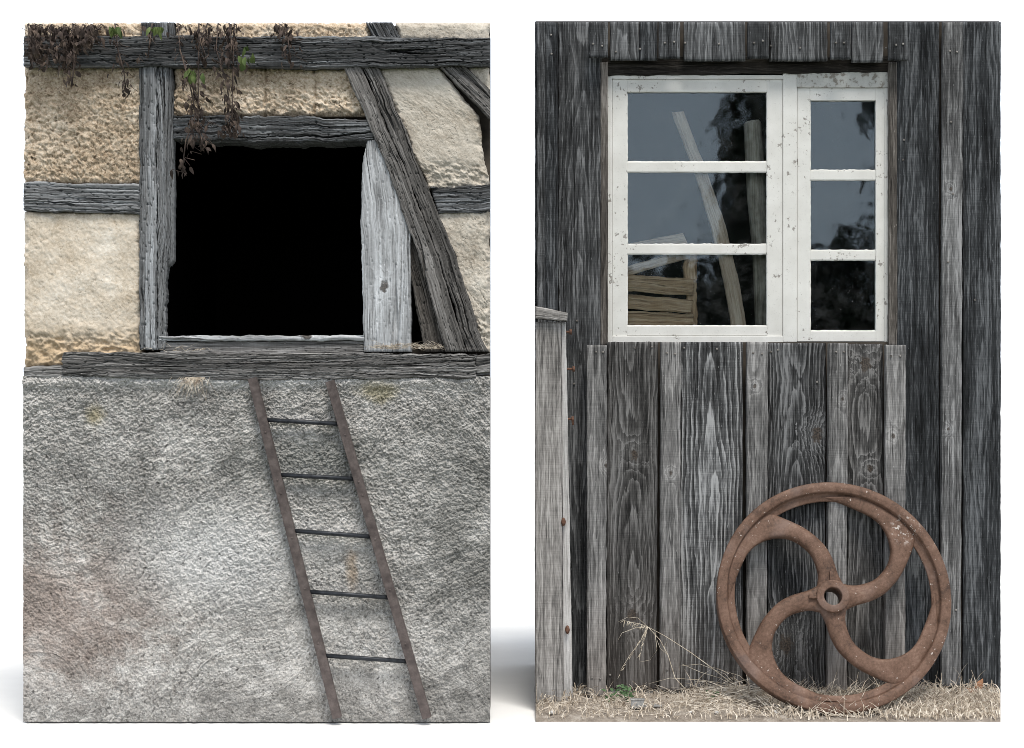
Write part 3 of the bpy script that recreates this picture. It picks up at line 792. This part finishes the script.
# square post with a slanting cap
W_gate = wood("pale_post_wood", g(.10, .05), g(.26, .05), g(.45, .04), seed=31, lines=.15, saw=.14, crack=.25, bump=.5, contrast=1.2)
W_gates = wood("pale_post_side_wood", g(.24, .03), g(.42, .03), g(.58, .02), seed=32, lines=.1, saw=.15, crack=.2, bump=.4)
YP = -.20
gp = thing("wooden_post", (P(552, 700, YP)[0], YP, ground_at(0, YP) - .02), "pale grey square post with sloping cap board and rusty bolts beside the wall", "post")
o = slab("shaft", [(535.3, 322), (535.3, 703)], [(561, 322), (563, 703)], YP, .07, W_gate, gp, step=(2, .7), disp=d_board(251), seed=251, rag=.3, edge=.003, edge_w=.004)
o = slab("shaft", [(561.3, 322), (563.3, 700)], [(566, 322), (573, 703)], YP + .022, .05, W_gates, gp, step=(2, .7), disp=d_board(252), seed=252, rag=.3, edge=.003, edge_w=.004)
slab("cap_board", [(535.3, 306), (568, 313)], [(535.3, 318), (567, 321)], YP - .03, .13, W_gate, gp, step=(1.5, .7), disp=d_board(253), seed=253, rag=.4, edge=.003, edge_w=.004)
for (px, py, ln, vert) in ((561, 332, .045, 0), (561, 369, .06, 0), (560, 419, .06, 1)):
    bm = bmesh.new()
    c = Vector(P(px, py, YP + .05)); e = c + Vector((ln, -.01, 0))
    tube(bm, [c, e], .006, 8); tube(bm, [e - Vector((.004, 0, 0)), e + Vector((.008, 0, 0))], .013, 8)
    if vert: tube(bm, [e + Vector((.0, 0, .012)), e + Vector((.004, 0, -.03))], .006, 6)
    link("bolt", bm_mesh(bm, "bolt"), nailr_m, gp)
for (px, py) in ((563.5, 522), (567.5, 630)):
    bm = bmesh.new(); c = Vector(P(px, py, YP - .004))
    tube(bm, [c + Vector((0, .03, 0)), c, c - Vector((0, .006, 0))], [.012, .012, .006], 8)
    for vv in bm.verts: vv.co.z = c.z + (vv.co.z - c.z) * 1.7
    link("bolt", bm_mesh(bm, "bolt"), nailr_m, gp)

# cast iron wheel, leaning on the boards
s = NT("rusty_iron"); v = s.obj()
f = s.add(s.mul(s.noise(v, 9, 6, .65), .55), s.mul(s.noise(v, 75, 5, .7), .45))
col = s.ramp(f, [(.36, (.050, .029, .020)), (.47, (.112, .064, .043)), (.57, (.155, .092, .065)), (.70, (.24, .162, .122))])
col = s.mix(s.mul(s.step(s.noise(v, 4, 3), .55, .68), .5), col, (.17, .125, .11))
col = s.mix(s.mul(s.step(s.noise(v, 55, 2), .70, .74), .75), col, (.50, .44, .40))
spd = s.n("ShaderNodeSeparateXYZ"); s.t.links.new(v, spd.inputs[0])
dx = s.sub(spd.outputs[0], .37); dz = s.sub(spd.outputs[2], .335)
dd = s.m('SQRT', s.add(s.mul(dx, dx), s.mul(dz, dz)))
pw = s.mul(s.sub(1.0, s.step(dd, .02, .09)), s.step(s.noise(v, 42, 4, .7), .54, .62))
col = s.mix(s.mul(pw, .85), col, (.62, .58, .54))
rust = s.bsdf(col, .62, f, .28, .003, metal=.15)
K = 1 / 207.0
lean = math.asin(.30)
wheel_c = Vector(P(832.8, 597.5, -.235))
wh = bpy.data.objects.new("iron_wheel", None); COL.objects.link(wh)
wh.location = wheel_c; wh.rotation_euler = (-lean, 0, 0)
tag(wh, "large rusty cast iron wheel with four curved spokes leaning on the lower boards", "wheel")
def wlink(nm, me): 
    o = bpy.data.objects.new(nm, me); COL.objects.link(o); me.materials.append(rust); o.parent = wh
    if nm != 'rim': o.location = (-.008, 0, -.005)
    return o
def lathe(prof, n=160):
    """closed profile of (radius, y) revolved about y"""
    m_ = len(prof); vv = []; qq = []
    for i in range(n):
        a = 2 * math.pi * i / n
        for (r, y) in prof: vv.append((r * math.cos(a), y, r * math.sin(a)))
    for i in range(n):
        for j in range(m_):
            qq.append((i * m_ + j, i * m_ + (j + 1) % m_, ((i + 1) % n) * m_ + (j + 1) % m_, ((i + 1) % n) * m_ + j))
    return np.array(vv), np.array(qq)
def rounded(prof, r=.006):
    out = []
    n = len(prof)
    for i in range(n):
        p0, p1, p2 = (Vector((*prof[k % n], 0)) for k in (i - 1, i, i + 1))
        a = p1 + (p0 - p1).normalized() * min(r, (p0 - p1).length * .4); b = p1 + (p2 - p1).normalized() * min(r, (p2 - p1).length * .4)
        for t in (0, .25, .5, .75, 1):
            c = a.lerp(p1, t).lerp(p1.lerp(b, t), t); out.append((c.x, c.y))
    return out
RO = 118 * K
prof = rounded([(RO, -.045), (RO - .003, .05), (RO - .03, .05), (RO - .034, .012), (RO - .088, .010), (RO - .092, -.012), (RO - .055, -.020), (RO - .050, -.046), (RO - .025, -.050)], .007)
vv, qq = lathe(prof)
ang = np.arctan2(vv[:, 2], vv[:, 0]); vv[:, 1] += .0012 * fbm(ang * 9, vv[:, 0] * 0 + 1, 5, 3)
me = mesh_np("rim", vv, qq, smooth=np.ones(len(qq), bool)); bm = bmesh.new(); bm.from_mesh(me); bpy.data.meshes.remove(me)
wlink("rim", bm_mesh(bm, "rim", True))
hub = rounded([(16.6 * K, -.066), (16 * K, .06), (9 * K, .06), (9 * K, -.066)], .006)
vv, qq = lathe(hub, 64); me = mesh_np("hub", vv, qq, smooth=np.ones(len(qq), bool)); bm = bmesh.new(); bm.from_mesh(me); bpy.data.meshes.remove(me)
box(bm, -2.2 * K, 2.2 * K, -.058, -.03, 14 * K, 26 * K, .004); box(bm, -24 * K, -14 * K, -.058, -.03, -2.2 * K, 2.2 * K, .004)
wlink("hub", bm_mesh(bm, "hub", True))
# one spoke as pairs of points on its two edges, hub to rim (seen from the front, hub at the origin)
pairs = [((848, 584), (814, 588)), ((841, 574), (819, 574)), ((837, 558), (813, 554)), ((830, 544), (803, 545)), ((818, 532.5), (793, 539)),
         ((806, 525), (782, 536.5)), ((795, 520.5), (770, 538)), ((785, 516), (757, 544)), ((770, 510), (748, 553)), ((754, 511), (741, 567)), ((738, 520), (733.5, 583)), ((726, 538), (728, 600))]
PA = np.array(pairs, float); PA[..., 0] -= 832; PA[..., 1] = (596 - PA[..., 1]) / .957
tt = np.linspace(0, len(PA) - 1, 61)
def smooth_path(v):
    x = np.interp(tt, np.arange(len(PA)), v)
    for _ in range(6): x[1:-1] = (x[:-2] + 2 * x[1:-1] + x[2:]) / 4
    return x
EA = np.stack([smooth_path(PA[:, 0, k]) for k in (0, 1)], 1); EB = np.stack([smooth_path(PA[:, 1, k]) for k in (0, 1)], 1)
def spoke_mesh(rot):
    n = 24; vv = []; qq = []
    ca, sa = math.cos(rot), math.sin(rot)
    for i in range(len(tt)):
        m_ = (EA[i] + EB[i]) / 2; hw = (EA[i] - EB[i]) / 2 * (.86 + .14 * np.clip((math.hypot(*m_) - 66) / 20, 0, 1))
        end = np.clip((math.hypot(*m_) - 78) / 18, 0, 1)
        th = .034 - .014 * end
        for j in range(n):
            a = 2 * math.pi * j / n
            c_, s2 = math.cos(a), math.sin(a)
            u = math.copysign(abs(c_) ** .7, c_); d = math.copysign(abs(s2) ** .7, s2) * th
            X, Y = m_ + hw * u
            rr = math.hypot(X, Y)
            if rr > 109: X *= 109 / rr; Y *= 109 / rr
            vv.append(((X * ca - Y * sa) * K, d - .008, (X * sa + Y * ca) * K))
    for i in range(len(tt) - 1):
        for j in range(n):
            qq.append((i * n + j, i * n + (j + 1) % n, (i + 1) * n + (j + 1) % n, (i + 1) * n + j))
    bm = bmesh.new()
    bv = [bm.verts.new(p) for p in vv]
    for f_ in qq: bm.faces.new([bv[k] for k in f_])
    bm.faces.new(bv[:n]); bm.faces.new(bv[-n:])
    return bm_mesh(bm, "spoke", True)
for k in range(4): wlink("spoke", spoke_mesh(-k * math.pi / 2))

# ------------------------------------------------------------------ dry grass, weeds, litter
class Blades:
    def __init__(s): s.v = []; s.q = []
    def strip(s, pts, w):
        """bent tapering blade with a folded section"""
        n = len(pts); b = len(s.v)
        d = Vector(pts[-1]) - Vector(pts[0])
        side = d.cross(Vector((random.uniform(-.5, .5), -1, random.uniform(-.3, .3))))
        side = side.normalized() if side.length > 1e-6 else Vector((1, 0, 0))
        for i, p in enumerate(pts):
            k = w * (1 - (i / (n - 1)) * .8)
            p = Vector(p)
            s.v += [tuple(p - side * k), tuple(p + side * k)]   # edges of the blade
        for i in range(n - 1): s.q.append((b + 2 * i, b + 2 * i + 1, b + 2 * i + 3, b + 2 * i + 2))
    def build(s, name, mat, parent=None):
        return link(name, mesh_np(name, np.array(s.v), np.array(s.q)), mat, parent)
def strawmat(name, a, b, c):
    s = NT(name); v = s.obj()
    f = s.noise(v, 45, 2, .5)
    return s.bsdf(s.ramp(f, [(.32, a), (.5, b), (.68, c)]), .8)
STRAW = strawmat("straw", (.16, .12, .085), (.46, .39, .305), (.76, .69, .59))
def blade_pts(x, y, z, h, az, bend, n=5):
    pts = []; th = random.uniform(.05, .5)
    p = Vector((x, y, z))
    for i in range(n):
        pts.append(tuple(p))
        st = h / (n - 1)
        p = p + Vector((math.cos(az) * math.sin(th), math.sin(az) * math.sin(th), math.cos(th))) * st
        th += bend
        if p.z < z + .002: p.z = z + .002
    return pts
def xlim(y):
    k = (CAM_D + y) / CAM_D / PPM
    return 24 * k, 488 * k
gr = Blades()
for _ in range(13000):
    y = random.uniform(-.5, -.02); a, b = xlim(y); x = random.uniform(a, b)
    px = 512 + x / ((CAM_D + y) / CAM_D / PPM)
    lush = .14
    if px > 880: lush = .62
    elif 690 < px < 780 and y > -.3: lush = .5
    elif 780 <= px <= 880: lush = .38
    elif px < 580 and y > -.35: lush = .35
    if y < -.43: lush *= 1.15
    lush *= .68
    lush *= .5 + 1.1 * random.random() * (1 + math.sin(px * .21) * math.sin(y * 25 + px * .07))
    if random.random() > lush: continue
    up = random.random() < .22
    h = random.uniform(.03, .10) * (1.25 if lush > .9 else 1)
    if up and random.random() < .15: h *= 1.8
    z = ground_at(x, y) + random.uniform(-.002, .012)
    az = random.uniform(0, 2 * math.pi)
    if x + math.cos(az) * h > b or x + math.cos(az) * h < a: az += math.pi
    if y < -.42: az = abs(az % math.pi)
    pts = blade_pts(x, y, z, h, az, random.uniform(.05, .35) if up else random.uniform(.35, .9))
    if any(not (xlim(p[1])[0] < p[0] < xlim(p[1])[1]) or p[1] < -.5 for p in pts): continue
    gr.strip(pts, random.uniform(.0012, .0036))
tag(gr.build("dry_grass", STRAW), kind="stuff")

# dead branching weed before the boards
dw = Blades()
bm = bmesh.new()
def sprig(pts, r0=.0028, y=-.16):
    p3 = [P(a, b, y + (c if len(t) > 2 else 0)) for t in pts for (a, b, c) in [(t + (0,))[:3]]]
    tube(bm, p3, [r0 * (1 - .6 * i / (len(p3) - 1)) for i in range(len(p3))], 5)
sprig([(690, 694), (675, 678), (668, 655), (660, 640), (648, 627)])
sprig([(738, 688), (712, 668), (690, 652), (665, 636), (648, 627)])
sprig([(648, 627), (640, 624), (630, 622), (622, 620)], .0018)
sprig([(648, 627), (640, 642), (630, 655), (622, 668), (619, 676)], .002)
sprig([(648, 627), (643, 640), (640, 656)], .0015)
sprig([(648, 627), (635, 628), (622, 633), (618, 640)], .0015)
sprig([(648, 627), (638, 618), (628, 617), (618, 622)], .0013)
sprig([(655, 632), (657, 650), (650, 660), (640, 662)], .0013)
sprig([(664, 652), (665, 645), (668, 640)], .0013)
sprig([(668, 655), (660, 648), (657, 640)], .0013)
sprig([(736, 688), (720, 678), (700, 672), (682, 664)], .0016)
sprig([(728, 684), (700, 680), (670, 678), (648, 684)], .0016)
sprig([(740, 690), (725, 674), (700, 664), (680, 666), (678, 676)], .0014)
sprig([(760, 694), (740, 676), (728, 672)], .0014)
for _ in range(60):
    t = random.random(); a = random.choice([((648, 627), (619, 676)), ((648, 627), (620, 620)), ((648, 627), (640, 656))])
    q0 = (a[0][0] + (a[1][0] - a[0][0]) * t, a[0][1] + (a[1][1] - a[0][1]) * t)
    sprig([q0, (q0[0] - random.uniform(1, 4), q0[1] + random.uniform(1, 6))], .0016, -.16 + random.uniform(-.02, .02))
tag(link("dead_weed", bm_mesh(bm, "dead_weed"), strawmat("weed_straw", (.34, .28, .21), (.55, .48, .38), (.72, .66, .55))),
    "bent dead weed with bleached stems before the lower boards", "weed")

# heap of tangled straw beside the wheel
hp = Blades()
for kk in range(2100):
    px = random.gauss(728, 34) if kk < 480 else random.uniform(560, 985)
    if kk < 480 and not 655 < px < 790: continue
    if kk >= 480 and px < 700 and random.random() < .6: continue
    y = random.uniform(-.3, -.08) if kk < 480 else random.uniform(-.46, -.05); k = (CAM_D + y) / CAM_D / PPM; x = (px - 512) * k
    z = ground_at(x, y) + abs(random.gauss(0, .035)) * math.exp(-((px - 728) / 35) ** 2)
    L = random.uniform(.05, .17) if kk < 1000 else random.uniform(.04, .11); az = random.uniform(-.6, .6) + (math.pi if random.random() < .5 else 0)
    el = random.gauss(0.05, .22) if kk < 1000 else random.uniform(.1, 1.35) * (1 if px > 770 else .35)
    pts = [(x + math.cos(az) * L * t, y + math.sin(az) * L * t * .5, max(z + math.sin(el) * L * t - .05 * L * (2 * t - 1) ** 2, ground_at(x, y))) for t in (0, .25, .5, .75, 1)]
    if any(not (xlim(q_[1])[0] < q_[0] < xlim(q_[1])[1]) or q_[1] < -.5 for q_ in pts): continue
    hp.strip(pts, random.uniform(.0012, .0027))
tag(hp.build("straw", strawmat("bleached_straw", (.24, .19, .14), (.55, .48, .39), (.80, .74, .65))), kind="stuff")

# weeds with green leaves
s = NT("weed_green"); WG = s.bsdf(s.ramp(s.noise(s.obj(), 40, 2), [(.3, (.035, .075, .03)), (.7, (.10, .17, .075))]), .7)
def leaf(bl, c, d, ln, w, curl=.3):
    """pointed leaf of four cross-strips"""
    d = Vector(d).normalized(); up = Vector((random.uniform(-.4, .4), random.uniform(-1, -.2), random.uniform(.1, .8))).normalized()
    side = d.cross(up).normalized(); nrm = side.cross(d).normalized()
    prof = [.08, .75, 1.0, .7, .05]; b = len(bl.v)
    for i, k in enumerate(prof):
        t = i / 4; p = Vector(c) + d * ln * t - nrm * curl * ln * t * t
        bl.v += [tuple(p - side * w * k + nrm * w * .35 * k), tuple(p), tuple(p + side * w * k + nrm * w * .35 * k)]
    for i in range(4):
        for j in (0, 1): bl.q.append((b + 3 * i + j, b + 3 * i + j + 1, b + 3 * i + j + 4, b + 3 * i + j + 3))
for (cx_, base_, n, hh, lab) in ((612, 712, 16, .05, "low green weed with tiny leaves at the foot of a batten near the square post"), (627, 706, 26, .085, "taller green weed with tiny leaves in front of the lower boards"), (712, 695, 12, .055, "sparse green weed growing through the straw heap")):
    bl = Blades(); bx, by, bz = P(cx_, base_, -.2); bz = ground_at(bx, by)
    for _ in range(n):
        z = bz + random.uniform(.005, hh); x = bx + random.gauss(0, .018); yy = by + random.gauss(0, .015)
        leaf(bl, (x, yy, z), (random.uniform(-1, 1), random.uniform(-.6, .2), random.uniform(-.1, .8)), random.uniform(.015, .03), random.uniform(.005, .009))
        bl.strip([(bx, by, bz), ((x + bx) / 2, (yy + by) / 2, (bz + z) / 2 + .005), (x, yy, z)], .0012)
    tag(bl.build("weed", WG), lab, "weed", "green weeds at the wall foot")

# small metal piece, pebbles, brown leaf
s = NT("zinc"); zinc = s.bsdf(s.ramp(s.noise(s.obj(), 80, 4), [(.3, (.22, .22, .21)), (.7, (.50, .49, .47))]), .5, metal=.4)
bm = bmesh.new(); c = Vector(P(631, 711, -.32)); c.z = ground_at(0, -.32) + .018
c.z -= .012
box(bm, c.x, c.x + .062, c.y - .02, c.y + .02, c.z, c.z + .036, .004)
box(bm, c.x - .004, c.x + .066, c.y - .023, c.y + .023, c.z + .0362, c.z + .042, .002)
box(bm, c.x + .064, c.x + .150, c.y - .012, c.y + .014, c.z + .004, c.z + .012, .002)
tube(bm, [(c.x + .11, c.y, c.z + .012), (c.x + .11, c.y, c.z + .017)], .009, 10)
tag(link("metal_fitting", bm_mesh(bm, "metal_fitting", False), zinc), "short grey metal fitting lying in the straw below the boards", "fitting")
s = NT("pale_stone"); stone_m = s.bsdf(s.ramp(s.noise(s.obj(), 30, 4), [(.3, (.42, .41, .39)), (.7, (.68, .67, .65))]), .85)
for k, (px, py, r, lab) in enumerate(((553, 715, .014, "white pebble in the dirt at the foot of the square post"), (717, 704, .016, "white pebble in the dirt between dead weed and iron wheel"), (1003 - 10, 713, .017, "white pebble in dry grass beyond the iron wheel near the russet leaf"),
                                      (775, 716, .015, "white pebble in the dirt before the bottom of the wheel"), (690, 713, .011, "small white pebble below the dead weed"))):
    bm = bmesh.new(); bmesh.ops.create_icosphere(bm, subdivisions=3, radius=r)
    rg2 = np.random.RandomState(k)
    off = rg2.rand(3) * 9
    x, yy, _ = P(px, py, -.40)
    for vv in bm.verts:
        nz = float(perlin(np.array([vv.co.x * 50 + off[0]]), np.array([vv.co.z * 50 + vv.co.y * 30 + off[1]]), k)[0])
        vv.co *= 1 + .35 * nz
        vv.co.z *= .65
        vv.co += Vector((x, yy, ground_at(x, yy) + r * .4))
    tag(link("pebble", bm_mesh(bm, "pebble", True), stone_m), lab, "pebble", "white pebbles in the dirt")
s = NT("russet_leaf"); lf_m = s.bsdf(s.ramp(s.noise(s.obj(), 60, 3), [(.3, (.16, .07, .035)), (.7, (.33, .17, .09))]), .7)
bl = Blades(); p = P(976, 692, -.10); leaf(bl, (p[0], p[1], ground_at(0, -.1) + .02), (.35, -.2, 1), .07, .02, .5); leaf(bl, (p[0] - .01, p[1], ground_at(0, -.1) + .015), (-.6, -.2, .6), .04, .012, .5)
tag(bl.build("dry_leaf", lf_m), "curled russet leaf caught in dry grass below the board wall", "leaf")

# straw left on the sill of the hatch and poking out below the sill beam
sl = Blades()
for (cx_, cy_, n, sx, y) in ((384, 349, 40, 12, -.54), (428, 349, 70, 16, -.53), (180, 352, 26, 22, -.55), (398, 348, 30, 10, -.535)):
    for _ in range(n):
        x, yy, z = P(random.gauss(cx_, sx * .6), cy_ - abs(random.gauss(0, 2)), y)
        L = random.uniform(.03, .10); az = random.uniform(0, math.pi * 2)
        sl.strip([(x, yy, z), (x + math.cos(az) * L * .5, yy + math.sin(az) * .01, z + .02 * random.random()), (x + math.cos(az) * L, yy + math.sin(az) * .02, z + random.uniform(-.015, .02))], random.uniform(.0007, .0014))
for _ in range(70):
    x, yy, z = P(random.gauss(194, 7), 377, -.56)
    az = random.gauss(0, .6); L = random.uniform(.03, .13)
    sl.strip([(x, yy, z), (x + math.sin(az) * L * .5, yy - .03, z - .01 - L * .2), (x + math.sin(az) * L, yy - .035, z - L * .9)], random.uniform(.0007, .0013))
tag(sl.build("sill_straw", STRAW), kind="stuff")

# ------------------------------------------------------------------ foreground branch with withered leaves, built hanging from the framed wall's top
s = NT("dead_leaf"); DL = s.bsdf(s.ramp(s.noise(s.obj(), 18, 3), [(.3, (.022, .016, .013)), (.5, (.060, .043, .036)), (.7, (.15, .11, .085))]), .8)
s = NT("branch_green"); VG = s.bsdf(s.ramp(s.noise(s.obj(), 20, 3), [(.3, (.05, .085, .022)), (.7, (.13, .17, .05))]), .6)
def branch(strands, dens, label, green=(), y=-.62, lw_=(.006, .014)):
    x0, _, _ = P(strands[0][0][0], 22, y)
    t = thing("branch", (x0, y, P(0, 22, y)[2]), label, "branch", "withered branches over the top beam")
    bm = bmesh.new(); bl = Blades()
    for st in strands:
        pts = [Vector(P(a, b, y + random.uniform(-.03, .03))) for a, b in st]
        zt_ = P(0, 22, YL)[2]
        pts[0] = Vector((pts[0].x, YL - .004, zt_ - .016))     # rooted in the wall's top edge
        pts.insert(1, Vector((pts[0].x, (YL + y) / 2, zt_ - .022)))
        tube(bm, pts, .0035, 5)
        L = sum((b - a).length for a, b in zip(pts[1:], pts[2:]))
        for _ in range(int(L * dens * 1.7)):
            k = random.randrange(1, len(pts) - 1); c = pts[k].lerp(pts[k + 1], random.random())
            c = c + Vector((random.gauss(0, .020), random.gauss(0, .03), random.gauss(0, .012)))
            ln = random.uniform(.010, .040)
            if random.random() < .35: tube(bm, [c, c + Vector((abs(random.gauss(0, .03)), random.gauss(0, .02), -random.uniform(.01, .05)))], .0012, 4)
            c.z = min(c.z, zt_ - .03); c.x = max(c.x, P(31, 0, y)[0])
            leaf(bl, c, (random.gauss(0, .7), random.gauss(0, .5), -1), ln, ln * random.uniform(.16, .36), random.uniform(.1, 1.3))
    link("stem", bm_mesh(bm, "stem"), DL, t)
    bl.build("leaves", DL, t)
    for (a, b, n) in [(g_[0], g_[1], g_[2] * 2) for g_ in green]:
        g2 = Blades()
        for _ in range(n):
            c = Vector(P(a + random.gauss(0, 4), b + random.gauss(0, 4) - 5, y - .03))
            c.z = min(c.z, P(0, 24, YL)[2] - .045)
            leaf(g2, c, (random.gauss(0, .5), random.gauss(0, .3), -1), random.uniform(.03, .055), random.uniform(.009, .017), .4)
        o = g2.build("leaf", VG, t); o["label"] = "fresh green leaf on the withered vine"
branch([[(26, 22), (30, 40), (34, 62)], [(36, 22), (40, 45), (44, 66)], [(48, 22), (50, 40), (56, 58)], [(60, 22), (62, 38), (66, 60)], [(72, 22), (70, 40), (64, 70)], [(31, 22), (35, 42), (36, 58)],
      [(80, 22), (78, 34), (72, 48)], [(88, 22), (84, 32), (82, 44)], [(98, 22), (92, 34), (88, 42)]], 210, "dense mat of withered brown leaves hanging over the outer end of the top beam")
branch([[(70, 22), (74, 45), (74, 66), (72, 84)]], 55, "thin sparse withered vine without green leaves beside the dense leaf mat", y=-.66)
branch([[(112, 22), (118, 50), (124, 72), (126, 92)]], 75, "withered vine with green leaves between leaf mat and upright post", green=[(117, 30, 4)], y=-.66)
branch([[(150, 22), (150, 40), (148, 58)]], 60, "short vine with green leaf crossing the beam above the upright post", green=[(155, 29, 4)], y=-.65)
branch([[(174, 22), (180, 50), (190, 85), (196, 115), (186, 140), (182, 172)], [(196, 85), (198, 120), (202, 148)]], 80, "longest withered vine trailing down into the dark hatch", green=[(190, 76, 5)], y=-.67)
branch([[(216, 22), (216, 50), (226, 80), (230, 105), (238, 130)], [(232, 100), (232, 118), (224, 132)], [(205, 22), (200, 40), (206, 62)], [(226, 22), (232, 45), (228, 66)]], 95, "leafy withered vine hanging before the lintel of the hatch", green=[(246, 60, 4)], y=-.67)
branch([[(284, 22), (288, 40), (291, 64)], [(278, 22), (280, 40)]], 95, "short withered vine over the middle of the top beam", y=-.64)

# ------------------------------------------------------------------ the wood across the meadow that the panes mirror
rgw = np.random.RandomState(11)
cl = []
def crown(cx_, cy_, top, wd, n, bot=0.3):
    for _ in range(n):
        t = rgw.rand(); z = bot + (top - bot) * t
        w = wd * (1 - t) ** .55 * (.7 + .5 * rgw.rand())
        cl.append((cx_ + rgw.randn() * w * .5, cy_ + rgw.randn() * w * .5, z, .07 + .09 * rgw.rand()))
LY = -50
def treetop(x):
    return float(np.interp(x, [-14, 4.6, 5.6, 8.2, 9.0, 10.8, 14, 46], [5.3, 5.3, 6.1, 6.3, 5.6, 6.6, 7.5, 8]))
for x in np.arange(-14, 40, 1.2):
    top = treetop(x) + .5 * rgw.randn() * .6
    crown(x, LY + rgw.randn(), top, 1.6, 1900)
    for _ in range(260):                                 # dense inner branches
        t = rgw.rand()
        cl.append((x + rgw.randn() * .8, LY - .5 + rgw.randn() * .5, .2 + (top - .7) * t, .22 + .2 * rgw.rand()))
for (px, top, wd, n) in ((722, 9.5, .35, 900), (748, 14.0, 1.2, 8000), (757, 12.5, 1.0, 6000), (770, 12, .9, 5000)):
    crown((px - 512) / 200 * 6, LY, top, wd, n, 2)
# drooping boughs in front of the sky
for (px, pt, pb) in ((752, 172, 225), (860, 98, 140), (870, 98, 124), (862, 180, 200)):
    k = 60 / 10 / 200
    for _ in range(1100):
        pyy = pt + (pb - pt) * rgw.rand(); cl.append(((px - 512 + rgw.randn() * 2.5 * (1 - .6 * (pyy - pt) / (pb - pt))) * k, LY + 1, CAM_Z - (pyy - 374) * k, .05 + .05 * rgw.rand()))
cl = np.array(cl); n = len(cl)
d1 = rgw.randn(n, 3); d1 /= np.linalg.norm(d1, axis=1)[:, None]; d2 = rgw.randn(n, 3); d2 -= (d2 * d1).sum(1)[:, None] * d1; d2 /= np.linalg.norm(d2, axis=1)[:, None]
c = cl[:, :3]; r = cl[:, 3:]
V4 = np.stack([c - d1 * r - d2 * r * .2, c + d2 * r * .6, c + d1 * r + d2 * r * .1, c - d2 * r * .55], 1).reshape(-1, 3)
s = NT("wood_foliage"); fol = s.bsdf(s.ramp(s.noise(s.obj(), .7, 4), [(.3, (.012, .020, .010)), (.7, (.035, .05, .022))]), .8)
tag(link("woodland", mesh_np("woodland", V4, np.arange(n * 4).reshape(-1, 4)), fol), kind="stuff")
